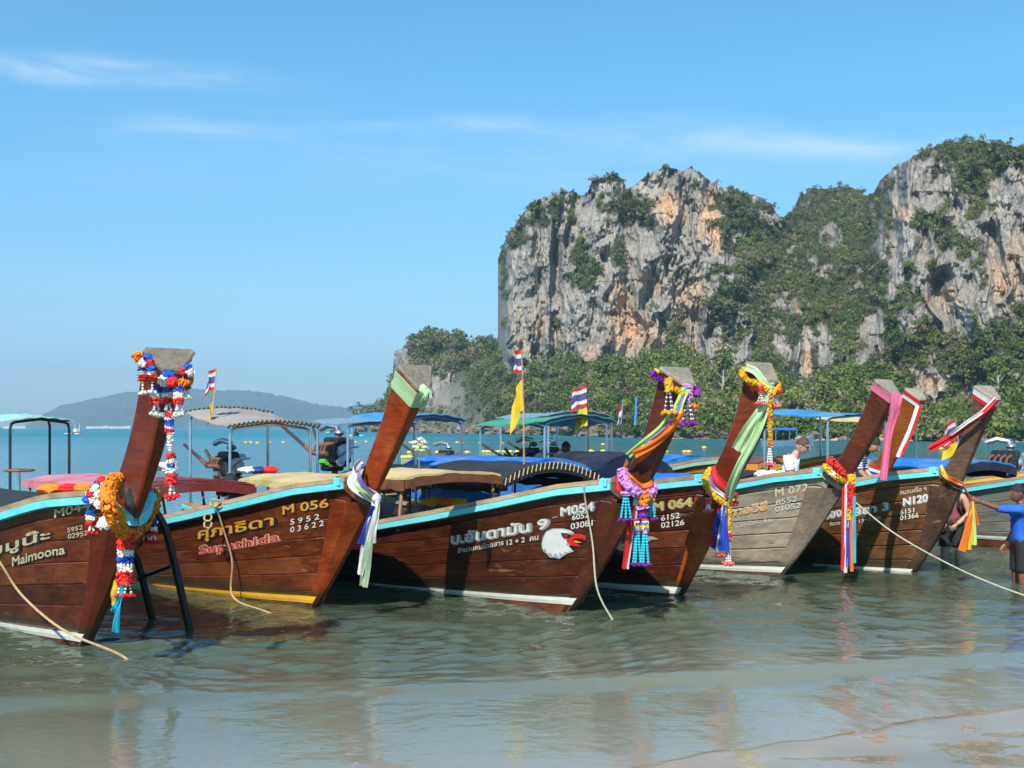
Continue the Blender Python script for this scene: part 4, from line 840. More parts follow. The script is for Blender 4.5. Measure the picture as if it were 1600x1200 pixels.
black_p = paint('black_paint', (.012, .012, .012), .5); red_p = paint('red_paint', (.70, .025, .015), .45); yel_p = paint('beak_yellow', (.85, .45, .03), .5); eagle_w = paint('eagle_white', (.70, .70, .68), .6, var=.1); eagle_g = paint('eagle_grey', (.36, .37, .39), .6)
picture(B3, (840, 820, 920, 880), [
 ('eagle_outline', black_p, eg([(995, 520), (1010, 440), (1050, 380), (1120, 348), (1230, 345), (1320, 370), (1365, 400), (1440, 415), (1460, 460), (1445, 505), (1415, 530), (1425, 560), (1330, 555), (1350, 610), (1290, 625), (1240, 655), (1200, 682), (1150, 665), (1090, 660), (1060, 625), (1020, 600), (1000, 560)])),
 ('eagle_feathers', eagle_g, eg([(1003, 520), (1018, 445), (1056, 388), (1122, 357), (1230, 354), (1310, 376), (1345, 410), (1310, 470), (1290, 560), (1340, 605), (1285, 615), (1240, 640), (1195, 672), (1150, 655), (1096, 650), (1066, 618), (1028, 592), (1008, 556)])),
 ('eagle_head', eagle_w, eg([(1015, 510), (1030, 450), (1064, 396), (1125, 367), (1225, 362), (1300, 385), (1330, 410), (1225, 405), (1215, 430), (1235, 470), (1275, 490), (1260, 530), (1300, 560), (1330, 600), (1280, 590), (1300, 615), (1240, 600), (1245, 630), (1190, 605), (1200, 660), (1150, 605), (1135, 645), (1100, 600), (1070, 610), (1050, 560), (1020, 570)])),
 ('beak', red_p, eg([(1270, 455), (1335, 412), (1405, 415), (1450, 440), (1452, 470), (1440, 492), (1420, 470), (1350, 462), (1325, 490), (1360, 520), (1418, 552), (1345, 548), (1300, 530), (1265, 490)])),
 ('beak_inside', black_p, eg([(1330, 490), (1352, 466), (1420, 474), (1436, 494), (1410, 500), (1420, 522), (1362, 515)])),
 ('tongue', yel_p, eg([(1336, 496), (1360, 484), (1385, 500), (1420, 510), (1370, 514)])),
 ('eye_patch', black_p, eg([(1212, 402), (1260, 408), (1325, 428), (1290, 455), (1245, 450), (1228, 430)])),
 ('eye', red_p, eg([(1245, 418), (1275, 422), (1285, 440), (1255, 446)]))])
picture(B4, (940, 825, 1030, 895), [
 ('dark_eagle', black_p, [(948, 868), (958, 850), (968, 838), (985, 834), (1003, 836), (1015, 838), (1030, 842), (1016, 845), (1012, 858), (1016, 872), (1006, 882), (985, 884), (966, 880), (950, 884), (960, 874)]),
 ('dark_eagle_feathers', paint('dark_grey_paint', (.075, .07, .068), .5), [(960, 853), (974, 845), (972, 850), (990, 848), (976, 856), (992, 858), (972, 862), (988, 868), (966, 868)]),
 ('dark_eagle_beak', paint('bone_paint', (.42, .36, .30), .6), [(1010, 839), (1020, 838), (1030, 842), (1018, 844), (1012, 849)])])

# ------------------------------------------------------------------ garlands, sashes, ribbons
FL = dict(orange=paint('marigold_orange', (.95, .29, .015), .7, trans=.3, scale=30), yellow=paint('marigold_yellow', (.95, .55, .02), .7, trans=.3, scale=30), red=paint('flower_red', (.72, .02, .018), .7, trans=.12, scale=30), white=paint('flower_white', (.78, .76, .72), .75, trans=.1, var=.06),
          blue=paint('flower_blue', (.018, .085, .50), .7, trans=.1, scale=30), navy=paint('flower_navy', (.012, .03, .16), .7), purple=paint('flower_purple', (.22, .02, .30), .7, trans=.1, scale=30), lilac=paint('flower_lilac', (.55, .25, .62), .7, trans=.1, scale=30), pink=paint('flower_pink', (.82, .16, .16), .7, trans=.1, scale=30), teal=paint('bead_turquoise', (.02, .50, .62), .4, scale=30), lime=paint('flower_lime', (.50, .70, .08), .7))
CL = dict(palegreen=paint('pale_green_cloth', (.52, .74, .42), .7, trans=.25, bump=.45, bscale=38, stretch=(3, 3, .35), var=.06), white=paint('white_cloth', (.76, .74, .74), .75, trans=.2, bump=.45, bscale=38, stretch=(3, 3, .35), var=.05), violet=paint('violet_cloth', (.22, .18, .50), .7, trans=.2, bump=.45, bscale=38, stretch=(3, 3, .35)), green=paint('lime_cloth', (.42, .72, .16), .7, trans=.25, bump=.45, bscale=38, stretch=(3, 3, .35)), orange=paint('orange_cloth', (.90, .19, .012), .65, trans=.25, bump=.45, bscale=38, stretch=(3, 3, .35)), red=paint('red_cloth', (.68, .02, .025), .65, trans=.2, bump=.45, bscale=38, stretch=(3, 3, .35)), blue=paint('blue_cloth', (.02, .06, .46), .65, trans=.15, bump=.45, bscale=38, stretch=(3, 3, .35)), pink=paint('pink_cloth', (.84, .20, .36), .65, trans=.25, bump=.45, bscale=38, stretch=(3, 3, .35)), teal=paint('teal_cloth', (.03, .50, .62), .65, trans=.2, bump=.45, bscale=38, stretch=(3, 3, .35)), yellow=paint('yellow_cloth', (.88, .52, .03), .65, trans=.25, bump=.45, bscale=38, stretch=(3, 3, .35)), cyan=paint('cyan_cloth', (.03, .48, .68), .65, trans=.2, bump=.45, bscale=38, stretch=(3, 3, .35)), lime=paint('neon_lime_cloth', (.60, .85, .22), .65, trans=.3, bump=.45, bscale=38, stretch=(3, 3, .35)), sage=paint('sage_cloth', (.40, .52, .36), .7, trans=.2, bump=.45, bscale=38, stretch=(3, 3, .35)))
def ruffle(m, c, ax, r, th):
    ax = ax.normalized(); a = ax.orthogonal().normalized(); b_ = ax.cross(a); ph = random.random() * 6; n = 9
    vs = [c + ax * th]; 
    for j in range(n):
        q = ph + 2 * PI * j / n; rr = r * random.uniform(.70, 1.18); vs.append(c + (a * math.cos(q) + b_ * math.sin(q)) * rr + ax * random.uniform(-.8, .8) * th)
    vs.append(c - ax * th); m.add(vs, [(0, 1 + j, 1 + (j + 1) % n) for j in range(n)] + [(n + 1, 1 + (j + 1) % n, 1 + j) for j in range(n)])
def strand(t, path, r, segs, name='flower_strand'):
    """threaded flowers along a path; segs = [(flower colour, share of the length)]"""
    P = [Vector(p) for p in path]; L = sum((b_ - a).length for a, b_ in zip(P, P[1:])); sp = spline(P, 60); cum = [0]
    for a, b_ in zip(sp, sp[1:]): cum.append(cum[-1] + (b_ - a).length)
    tot = cum[-1]; n = max(2, int(tot / (r * .40))); ws = sum(s for c, s in segs); acc = 0
    for colr, s in segs:
        m = MB(); k0, k1 = acc / ws, (acc + s) / ws; acc += s
        for i in range(n):
            k = (i + .5) / n
            if not (k0 <= k < k1): continue
            x = k * tot; j = int(np.searchsorted(cum, x)); j = min(max(j, 1), 59); f = (x - cum[j - 1]) / max(1e-6, cum[j] - cum[j - 1])
            c = sp[j - 1].lerp(sp[j], f); ax = (sp[j] - sp[j - 1]).normalized()
            if r < .045 or L < r * 1.5: ruffle(m, c, ax, r * random.uniform(.88, 1.1), r * .38)
            else:                               # thick strands: a crowd of small petals round the thread
                a_ = ax.orthogonal().normalized(); b2 = ax.cross(a_); ph = i * .9
                for q in range(7):
                    d = a_ * math.cos(ph + q * 2 * PI / 7) + b2 * math.sin(ph + q * 2 * PI / 7); ruffle(m, c + d * r * random.uniform(.55, .78) + ax * random.uniform(-.15, .15) * r, d + ax * random.uniform(-.7, .7) + d.cross(ax) * random.uniform(-.6, .6), r * .40, r * .16)
        if m.v: tag(m.build(name, FL[colr], t, world=True), kind='stuff')
def beads(t, a, b_, mat_, r=.010, n=None, mat2=None):
    a, b_ = Vector(a), Vector(b_); n = n or max(3, int((b_ - a).length / (r * 2.1))); m = MB()
    for i in range(n): m.ball(a.lerp(b_, (i + .5) / n), r * 1.05, 6, 4, 0, mi=(i % 2 if mat2 else 0))
    tag(m.build('bead_string', [FL[mat_]] + ([FL[mat2]] if mat2 else []), t, world=True), kind='stuff')
def petals(m, c, r, n, cap=None):
    """a ball of ruffled petals"""
    for i in range(n):
        z = 1 - 2 * (i + .5) / n; a = i * 2.39996 + random.uniform(-.3, .3); s = math.sqrt(max(0, 1 - z * z)); d = Vector((s * math.cos(a), s * math.sin(a), z))
        ruffle(m, c + d * r * random.uniform(.55, .75), d + Vector((random.uniform(-.4, .4), random.uniform(-.4, .4), random.uniform(-.4, .4))), r * .52, r * .2)
def bloom(t, c, r, col, n=5, name='blossom', flat=.6):
    m = MB(); c = Vector(c)
    for i in range(n):
        a = 2 * PI * i / n; petals(m, c + Vector((math.cos(a) * r * .6, math.sin(a) * r * .6, random.uniform(-.25, .25) * r)), r * .55, 6)
    petals(m, c + Vector((0, 0, r * .2)), r * .5, 6); tag(m.build(name, FL[col], t, world=True), kind='stuff')
def pompom(t, c, r, cols=('blue', 'white', 'red')):
    c = Vector(c); q = [Vector((0, -.3, .5)), Vector((-.5, -.3, -.1)), Vector((.42, -.4, -.2))]
    for v, colr in zip(q, cols):
        m = MB(); petals(m, c + v * r, r * .82, 16); m.ball(c + v * r, r * .6, 8, 6, .1); tag(m.build('pompom', FL[colr], t, world=True), kind='stuff')
def fringe(t, top, L, n, spread, colr, end, endr=.03, col2=None, r=.011, head=None):
    top = Vector(top)
    for i in range(n):
        a = 2 * PI * i / n + .4; o = Vector((math.cos(a), math.sin(a), 0)) * spread
        beads(t, top + o * .35, top + o + Vector((0, 0, -L)), colr, r, mat2=col2)
        if end: bloom(t, top + o + Vector((0, 0, -L - endr * .4)), endr, end, 4)
def drop(b, x, ys, tt, cols, r):
    """a vertical stack of flower tiers hanging at one place: ys from top to bottom in survey marks"""
    return [b.on(x, y, tt) for y in ys]
def column(t, b, x, y0, y1, tt, segs, r):
    a = b.on(x, y0, tt); z1 = b.on(x, y1, tt).z; strand(t, [a, Vector((a.x, a.y, (a.z + z1) / 2)), Vector((a.x, a.y, z1))], r, segs)
    return Vector((a.x, a.y, z1))
def ribbon(t, path, w_, mat_, wd=None, wav=.012, n=26, name='strip', w1=None, ph=None):
    sp = spline(path, n); ph = random.random() * 6 if ph is None else ph; g = []
    for i, p in enumerate(sp):
        d = (sp[min(i + 1, n - 1)] - sp[max(i - 1, 0)]).normalized(); wv = Vector(wd) if wd is not None else Vector((.85, -.45, 0))
        wv = (wv - d * wv.dot(d)); wv.normalize(); nn = d.cross(wv); k = i / (n - 1); ww = w_ + ((w1 if w1 is not None else w_) - w_) * k; row = []
        for j in range(7):
            u = j / 6 - .5; row.append(p + wv * u * ww + nn * (wav * math.sin(u * 9 + ph + k * 3) + wav * .8 * math.sin(k * 7 + ph + u * 2)))
        g.append(row)
    m = MB(); m.sheet(g, .003); return m.build(name, CL[mat_] if isinstance(mat_, str) else mat_, t, True, world=True)
def band(t, b, t0, t1, mat_, o=.012, wav=.004, name='sash', sag=0.0):
    """cloth wound round the prow post"""
    rs = []
    for i in range(5):
        k = i / 4; r = b.ring(t0 + (t1 - t0) * k, o + wav * math.sin(i * 2.2)); rs.append([b.world(p) for p in r])
    m = MB(); m.loft(rs, cap0=False, cap1=False); m.loft([[p for p in r] for r in [[b.world(q) for q in b.ring(t0, o - .006)], [b.world(q) for q in b.ring(t1, o - .006)]]], cap0=False, cap1=False)
    return m.build(name, CL[mat_], t, True, world=True)
def capline(b, tau, o, keep=None):
    r = [b.world(p) for p in b.ring(tau, o)]; mid = lambda i, j: (r[i] + r[j]) / 2
    return [mid(4, 5), mid(3, 4), mid(2, 3), mid(1, 2).lerp(mid(2, 3), .5) + Vector((0, 0, -.01)), mid(0, 1), mid(0, 7), mid(6, 7), mid(5, 6).lerp(mid(6, 7), .5), mid(5, 6)]
GG, GS = 'flower garlands on the prows', 'cloth sashes and ribbons tied to the prows'
def garland(b, label, ref): return thing('flower_garland', label, 'garland', ref, 0, GG)
def sashes(b, label, ref, nm='ribbon_sash', cat='sash'): return thing(nm, label, cat, ref, 0, GS)
b = B1; t = garland(b, 'orange garland with red white and blue tassels round the top of the leftmost prow', b.on(260, 580, -.05))
strand(t, capline(b, .955, .045), .040, [('orange', 1)])
pompom(t, b.on(231, 566, -.27), .058)
for x in (223, 238):
    e = column(t, b, x, 572, 595, -.28, [('blue', 1), ('white', 1), ('red', 1)], .043); beads(t, e, e + Vector((0, 0, -.075)), 'white'); bloom(t, e + Vector((0, 0, -.095)), .036, 'white', 4)
pompom(t, b.on(265, 594, -.10), .075, ('blue', 'white', 'red'))
for x, tt in ((243, -.14), (262, -.10), (279, -.05)):
    e = column(t, b, x, 604, 631, tt, [('blue', 1), ('white', .8), ('red', 1)], .052); fringe(t, e, .055, 3, .03, 'white', None); bloom(t, e + Vector((0, 0, -.085)), .05, 'white', 5)
e = column(t, b, 265, 645, 676, -.10, [('red', 1), ('white', .9), ('blue', 1.2), ('white', .9), ('red', 1)], .045); e2 = column(t, b, 266, 676, 709, -.10, [('white', 1)], .033)
e = column(t, b, 267, 709, 740, -.10, [('red', 1), ('white', .8), ('blue', 1), ('white', .9)], .046); e = column(t, b, 268, 740, 757, -.10, [('red', 1)], .056); fringe(t, e, .085, 3, .025, 'white', 'red', .045)
pompom(t, b.on(294, 580, .12), .055, ('blue', 'red', 'white')); e = column(t, b, 292, 588, 609, .13, [('blue', 1), ('white', .8), ('red', 1)], .038); fringe(t, e, .06, 2, .02, 'white', 'white', .02)
t = garland(b, 'thick orange garland with a long red white and blue tassel on the leftmost bow', b.on(200, 835, 0))
on = lambda L: [b.on(*q) for q in L]
strand(t, on([(180, 748, -.22), (170, 764, -.36), (170, 788, -.42), (179, 811, -.36), (191, 829, -.22), (202, 837, -.08), (214, 829, .06), (231, 806, .22), (242, 782, .32), (240, 766, .32)]), .074, [('orange', 1)])
strand(t, on([(205, 748, .05), (190, 745, -.1), (176, 752, -.2)]), .06, [('orange', 1)])
for q, c in (((143, 778, -.44), ('white', 'blue', 'white')), ((160, 757, -.34), ('red', 'blue', 'white')), ((162, 786, -.42), ('red', 'white', 'blue')), ((150, 770, -.42), ('white', 'red', 'white')), ((165, 818, -.40), ('white', 'white', 'white')), ((232, 748, .36), ('navy', 'red', 'white'))): pompom(t, b.on(*q), .06, c)
e = column(t, b, 142, 797, 821, -.44, [('blue', 1), ('white', .9), ('red', 1)], .05); fringe(t, e, .05, 3, .025, 'white', 'red', .034)
for x in (192, 202):
    e = column(t, b, x, 832, 858, -.13, [('red', 1)], .055); e = column(t, b, x - 1, 858, 892, -.13, [('white', 1), ('blue', 1.5), ('white', 1)], .05); e = column(t, b, x - 2, 892, 912, -.13, [('red', 1)], .062); fringe(t, e, .09, 2, .03, 'white', 'red', .036)
for x in (228, 239):
    e = column(t, b, x, 808, 836, .30, [('navy', 1.6), ('white', .8), ('red', 1)], .05); fringe(t, e, .05, 2, .025, 'white', 'red', .034)
ribbon(t, on([(171, 772, -.34), (183, 792, -.24), (195, 812, -.12)]), .05, 'yellow', (0, 0, 1)); ribbon(t, on([(182, 908, -.15), (179, 930, -.16), (176, 946, -.17)]), .06, 'yellow'); ribbon(t, on([(190, 915, -.14), (187, 945, -.15), (180, 988, -.16)]), .05, 'cyan'); ribbon(t, on([(184, 930, -.17), (181, 945, -.17), (178, 957, -.17)]), .05, 'cyan')
b = B2; t = sashes(b, 'pale green sash knotted round the top of the red varnished prow', b.on(660, 605, -.1)); on = lambda L: [b.on(*q) for q in L]
band(t, b, .87, .975, 'palegreen', .013, .006); m = MB(); m.ball(b.on(661, 609, -.10), .05, 9, 7, .12, (1, 1, 1.2)); m.build('knot', CL['palegreen'], t, True, world=True)
ribbon(t, on([(662, 608, -.12), (666, 618, -.13), (659, 634, -.13)]), .07, 'palegreen', wav=.02, w1=.04); ribbon(t, on([(663, 608, -.11), (669, 612, -.1), (670, 622, -.1)]), .05, 'palegreen', wav=.015)
t = sashes(b, 'white and violet sash with long white tails at the foot of the red varnished prow', b.on(588, 778, -.1))
ribbon(t, on([(566, 722, -.17), (553, 738, -.27), (553, 755, -.30), (568, 768, -.22), (586, 778, -.09)]), .13, 'white', (.4, 0, 1), .014); ribbon(t, on([(565, 727, -.2), (561, 745, -.30), (570, 762, -.25), (586, 776, -.11)]), .05, 'violet', (.4, 0, 1), .008); ribbon(t, on([(556, 760, -.32), (572, 770, -.24), (586, 781, -.1)]), .03, 'green', (.4, 0, 1), .005)
m = MB(); m.ball(b.on(588, 779, -.1), .055, 9, 7, .12); m.build('knot', CL['white'], t, True, world=True)
for (pth, w0, w1, cc) in (([(587, 780, -.12), (580, 820, -.15), (568, 865, -.17), (562, 898, -.18)], .08, .10, 'white'), ([(590, 780, -.1), (588, 815, -.12), (582, 848, -.14)], .06, .07, 'white'), ([(583, 790, -.16), (574, 815, -.18), (564, 850, -.2)], .05, .06, 'blue'), ([(586, 800, -.13), (577, 850, -.15), (567, 917, -.16)], .06, .10, 'sage'), ([(589, 785, -.08), (583, 830, -.1), (574, 880, -.12)], .05, .05, 'white')): ribbon(t, on(pth), w0, cc, w1=w1, wav=.016)
b = B3; t = garland(b, 'purple and yellow garland with white bead tassels on the prow of the eagle boat', b.on(1070, 600, -.08)); on = lambda L: [b.on(*q) for q in L]
strand(t, capline(b, .955, .045), .042, [('yellow', .5), ('purple', 1.3), ('yellow', .5), ('purple', 1.5), ('yellow', 1.0), ('purple', 1.2), ('yellow', .5)])
e = column(t, b, 1045, 591, 613, -.26, [('yellow', 1), ('white', .25), ('yellow', 1)], .052); fringe(t, e, .19, 4, .05, 'white', 'yellow', .045, col2='purple', r=.010)
e = column(t, b, 1075, 600, 626, -.05, [('lilac', 1)], .058); fringe(t, e, .22, 4, .065, 'white', 'purple', .05, col2='purple', r=.010); bloom(t, b.on(1084, 634, .02), .05, 'orange')
t = sashes(b, 'lime violet and orange ribbons slanting down the prow of the eagle boat', b.on(1030, 672, -.2))
ribbon(t, on([(1070, 606, -.10), (1057, 636, -.16), (1034, 668, -.22), (1008, 690, -.25), (982, 712, -.26)]), .07, 'green', (.6, 0, -.8), .012); ribbon(t, on([(1072, 612, -.10), (1060, 642, -.16), (1038, 672, -.215), (1010, 694, -.24)]), .06, 'violet', (.6, 0, -.8), .01); ribbon(t, on([(1066, 640, -.13), (1045, 672, -.2), (1018, 694, -.24), (990, 708, -.26)]), .07, 'orange', (.6, 0, -.8), .012, w1=.11); ribbon(t, on([(1071, 608, -.13), (1064, 625, -.14), (1058, 645, -.16)]), .09, 'lime', wav=.008)
t = garland(b, 'orange and lilac garland with turquoise bead tassels below the eagle boat prow', b.on(1005, 772, -.1))
ribbon(t, on([(978, 722, -.20), (974, 738, -.29), (984, 752, -.27), (1000, 764, -.14), (1016, 762, -.02), (1022, 752, .1)]), .12, 'orange', (.3, 0, 1), .016); ribbon(t, on([(966, 742, -.33), (969, 756, -.33), (975, 768, -.32)]), .09, 'red', wav=.02)
strand(t, on([(972, 735, -.30), (976, 750, -.34), (988, 764, -.30), (1001, 773, -.17), (1012, 773, -.05), (1021, 762, .08)]), .070, [('lilac', 1)])
e = column(t, b, 978, 768, 777, -.38, [('lilac', 1)], .055); fringe(t, e, .22, 6, .06, 'teal', 'purple', .035, r=.014)
e = column(t, b, 1006, 768, 790, -.16, [('orange', 1)], .072); e = column(t, b, 1005, 790, 796, -.16, [('lilac', 1)], .07); e = column(t, b, 1004, 796, 812, -.16, [('purple', 1)], .065)
for x in (996, 1008):
    e = column(t, b, x, 811, 831, -.18, [('red', .4), ('white', .4), ('blue', .4), ('yellow', .6), ('lime', .4), ('lilac', .6)], .046); fringe(t, e, .33, 5, .045, 'teal', 'purple', .034, r=.014)
e = column(t, b, 1018, 764, 782, .02, [('orange', 1)], .05); fringe(t, e, .18, 5, .045, 'teal', 'purple', .034, r=.014)
ribbon(t, on([(995, 776, -.18), (988, 820, -.2), (978, 888, -.21)]), .055, 'white', w1=.075); ribbon(t, on([(990, 790, -.22), (983, 835, -.23), (974, 889, -.24)]), .045, 'red', w1=.05)
b = B4; on = lambda L: [b.on(*q) for q in L]; t = garland(b, 'yellow garland with a long yellow string and pink tassels on the dark capped prow', b.on(1203, 615, -.05))
strand(t, on([(1170, 583, .1), (1163, 578, -.15), (1160, 586, -.27), (1172, 596, -.27), (1188, 600, -.19), (1197, 608, -.13), (1205, 616, -.07), (1213, 610, .02), (1216, 602, .12), (1200, 590, .2)]), .040, [('yellow', 1)])
e = column(t, b, 1189, 601, 616, -.22, [('pink', 1)], .036); fringe(t, e, .085, 3, .035, 'white', 'pink', .04); bloom(t, b.on(1216, 613, .02), .05, 'red'); e = b.on(1212, 620, .04); fringe(t, e, .085, 2, .025, 'white', 'pink', .045)
e = column(t, b, 1203, 618, 700, -.10, [('pink', .3), ('yellow', 1.7), ('pink', .25), ('yellow', 2.2), ('pink', .3), ('yellow', .2)], .035); fringe(t, e, .17, 3, .03, 'white', 'pink', .045, r=.012)
t = sashes(b, 'long pale green cloth hanging from the dark capped prow in two tails', b.on(1199, 612, -.1))
ribbon(t, on([(1165, 574, -.235), (1180, 580, -.19), (1194, 596, -.12), (1207, 601, -.03), (1214, 598, .08)]), .08, 'palegreen', (.2, 0, 1), .006)
ribbon(t, on([(1199, 606, -.11), (1190, 638, -.17), (1168, 672, -.23), (1151, 704, -.25)]), .08, 'palegreen', (.8, -.3, -.3), .018, w1=.13); ribbon(t, on([(1200, 606, -.10), (1192, 650, -.15), (1176, 690, -.2), (1156, 728, -.23), (1143, 760, -.20), (1137, 786, -.12)]), .10, 'palegreen', (.8, -.3, -.3), .022, w1=.09)
t = garland(b, 'yellow garland with red and blue cloth on the bow of the M 064 boat', b.on(1137, 785, -.05))
strand(t, on([(1112, 732, -.22), (1104, 745, -.30), (1104, 758, -.33), (1115, 774, -.27), (1128, 784, -.17), (1137, 788, -.08), (1147, 778, .06)]), .050, [('yellow', 1)])
for dy, cc, ww in ((0, 'red', .10), (9, 'violet', .05), (13, 'white', .05)): ribbon(t, on([(1113 - dy * .4, 730 + dy * .3, -.24), (1118 - dy * .5, 746 + dy, -.30), (1138 - dy * .2, 765 + dy, -.15)]), ww, cc, (.5, 0, .9), .008)
for x0, x1, y1, cc, w1 in ((1126, 1112, 852, 'red', .08), (1128, 1117, 858, 'blue', .13), (1131, 1123, 862, 'white', .07), (1133, 1131, 861, 'blue', .12)): ribbon(t, on([(x0, 786, -.15), ((x0 + x1) / 2, 820, -.17), (x1, y1, -.19)]), .05, cc, w1=w1, wav=.02)
for q in ((1135, 778, -.13), (1146, 774, 0), (1141, 786, -.05), (1147, 786, .0)): bloom(t, b.on(*q), .055, 'red')
e = column(t, b, 1138, 795, 834, -.10, [('yellow', 1)], .045); e = column(t, b, 1138, 834, 845, -.10, [('white', .2), ('red', 1), ('yellow', 1)], .052); fringe(t, e, .25, 3, .03, 'white', 'pink', .05, r=.013)
for q in ((1124, 868, -.16), (1130, 866, -.15)): bloom(t, b.on(*q), .045, 'pink')
bloom(t, b.on(1107, 771, -.36), .04, 'pink'); e = column(t, b, 1107, 778, 788, -.36, [('pink', 1)], .042); fringe(t, e, .06, 3, .03, 'white', 'pink', .04)
b = B5; on = lambda L: [b.on(*q) for q in L]; t = garland(b, 'red and yellow garland with long coloured ribbons on the grey boat bow', b.on(1322, 748, -.05))
strand(t, on([(1288, 728, -.30), (1297, 737, -.31), (1307, 745, -.25), (1318, 750, -.12), (1328, 748, 0)]), .055, [('yellow', 1), ('white', .4), ('yellow', 1.4), ('red', .4), ('yellow', .5)]); strand(t, on([(1296, 718, -.24), (1304, 726, -.28), (1313, 735, -.22), (1318, 741, -.15)]), .066, [('red', 1)])
e = column(t, b, 1330, 742, 756, -.06, [('yellow', 1)], .06); e = column(t, b, 1330, 756, 796, -.08, [('red', 1)], .06); e = column(t, b, 1327, 796, 812, -.10, [('yellow', 1), ('white', .3), ('yellow', 1)], .05); fringe(t, e, .10, 2, .02, 'white', 'red', .03)
ribbon(t, on([(1293, 732, -.33), (1305, 744, -.28), (1318, 752, -.14)]), .05, 'blue', (.4, 0, 1), .006)
for x0, x1, y0, y1, cc, w0, w1 in ((1319, 1317, 752, 892, 'red', .05, .065), (1323, 1321, 752, 895, 'white', .04, .05), (1326, 1325, 758, 886, 'blue', .05, .05), (1331, 1331, 808, 893, 'orange', .05, .05), (1335, 1335, 775, 880, 'teal', .035, .04)): ribbon(t, on([(x0, y0, -.10), ((x0 + x1) / 2, (y0 + y1) / 2, -.12), (x1, y1, -.13)]), w0, cc, w1=w1, wav=.008)
t = sashes(b, 'pink cloth tied round a brown prow with one long tail', b.on(1402, 618, -.05)); band(t, b, .925, .985, 'pink', .012, .005)
ribbon(t, on([(1400, 614, -.12), (1398, 640, -.12), (1388, 680, -.10), (1380, 750, -.10)]), .11, 'pink', wav=.02, w1=.10); ribbon(t, on([(1402, 616, -.10), (1400, 632, -.10), (1396, 648, -.1)]), .13, 'pink', wav=.014)
b = B7; on = lambda L: [b.on(*q) for q in L]; t = sashes(b, 'red and white ribbon round the amber varnished prow', b.world(b.ring(.95)[0])); band(t, b, .92, .955, 'white', .012, .003); band(t, b, .955, .99, 'red', .014, .003)
r7 = [b.world(p) for p in b.ring(.94, .02)]; f7 = (r7[0] + r7[1]) / 2
ribbon(t, [f7, f7 + Vector((-.15, -.03, -.42)), f7 + Vector((-.35, -.05, -.85))], .06, 'white', wav=.01); ribbon(t, [f7 + Vector((.05, -.01, 0)), f7 + Vector((-.09, -.03, -.42)), f7 + Vector((-.30, -.05, -.85))], .05, 'red', wav=.01)
q7 = [b.world(Vector((b.sg - .5, -.42, 1.52))), b.world(Vector((b.sg - .2, -.36, 1.36))), b.world(Vector((b.sg + .05, -.1, 1.25)))]
for k, cc in enumerate(('red', 'white', 'blue', 'white', 'red')): ribbon(t, [p + Vector((0, -.03, .10 - .05 * k)) for p in q7], .05, cc, (0, 0, 1), .006)
b = B6; on = lambda L: [b.on(*q) for q in L]; t = sashes(b, 'red and white ribbon blowing off the rightmost weathered prow', b.on(1556, 626, -.05)); band(t, b, .94, .985, 'white', .012, .003); band(t, b, .905, .94, 'red', .010, .003)
ribbon(t, on([(1556, 624, -.1), (1535, 646, -.2), (1510, 664, -.28), (1480, 686, -.34), (1452, 702, -.4)]), .10, 'red', (.4, 0, -.9), .02, w1=.09); ribbon(t, on([(1556, 622, -.11), (1535, 643, -.22), (1510, 661, -.3), (1485, 680, -.36)]), .05, 'white', (.4, 0, -.9), .012)
t = sashes(b, 'orange yellow and lime ribbons at the N120 bow, pulled aside by a hand', b.on(1502, 756, 0)); hand = Vector((6.12, 15.75, 1.13))
for k, (cc, dz_) in enumerate((('yellow', .03), ('white', .0), ('red', -.03), ('orange', -.05))):
    ribbon(t, on([(1470, 728, -.22), (1478, 744, -.28), (1492, 752, -.14), (1504, 758, -.02)]), .06, cc, (.3, 0, 1), .012, ph=k); 
for k, cc in enumerate(('orange', 'red', 'violet')):
    o_ = Vector((0, -.02 * k, .025 * (1 - k))); ribbon(t, [b.on(1504, 757, -.02) + o_, b.on(1504, 757, -.02).lerp(hand, .5) + o_ + Vector((0, 0, -.03)), hand + o_ * .4], .04, cc, (0, 0, 1), .006)
for dx, dz_, cc, w1 in ((-.14, -.68, 'orange', .10), (-.05, -.66, 'yellow', .06), (.02, -.60, 'lime', .07), (.06, -.34, 'orange', .06), (-.09, -.62, 'orange', .07)): ribbon(t, [hand + Vector((0, 0, -.02)), hand + Vector((dx * .45, -.02, dz_ * .5)), hand + Vector((dx, -.02, dz_))], .035, cc, w1=w1, wav=.012)

# ------------------------------------------------------------------ mooring ropes, ladder, flags
def rope(pts, r, label, mat_=None, knot=None):
    m = MB(); sp = spline(pts, 40); m.tube(sp, r, 7); t = thing('mooring_rope', label, 'rope', sp[-1], 0, 'mooring ropes from the bows'); m.build('line', mat_ or rope_m, t, True, world=True)
    if knot:
        for i, c in enumerate(knot):
            m = MB(); c = Vector(c); m.tube([c + Vector((math.cos(a) * .045, -.02 + .012 * math.sin(3 * a), math.sin(a) * .045)) for a in [q * PI / 5 for q in range(11)]], r, 6); m.build('knot', mat_ or rope_m, t, True, world=True)
b = B1; e = on_water(190, 1026)
rope([b.world(b.P(*hull_dv(b, -20, 845), -1, .03)), b.world(b.P(*hull_dv(b, 8, 880), -1, .04)), b.world(b.P(*hull_dv(b, 45, 930), -1, .06)), b.on(100, 985, -.35), e + Vector((0, 0, .01)), e + Vector((.12, -.1, -.1))], .012, 'tan rope falling across the dark Maimoona bow into the water')
m = MB(); q = b.world(b.P(*hull_dv(b, 8, 872), -1, .05))
b = B2; q0 = b.world(b.P(*hull_dv(b, 345, 792), -1, .08)); e = on_water(421, 958)
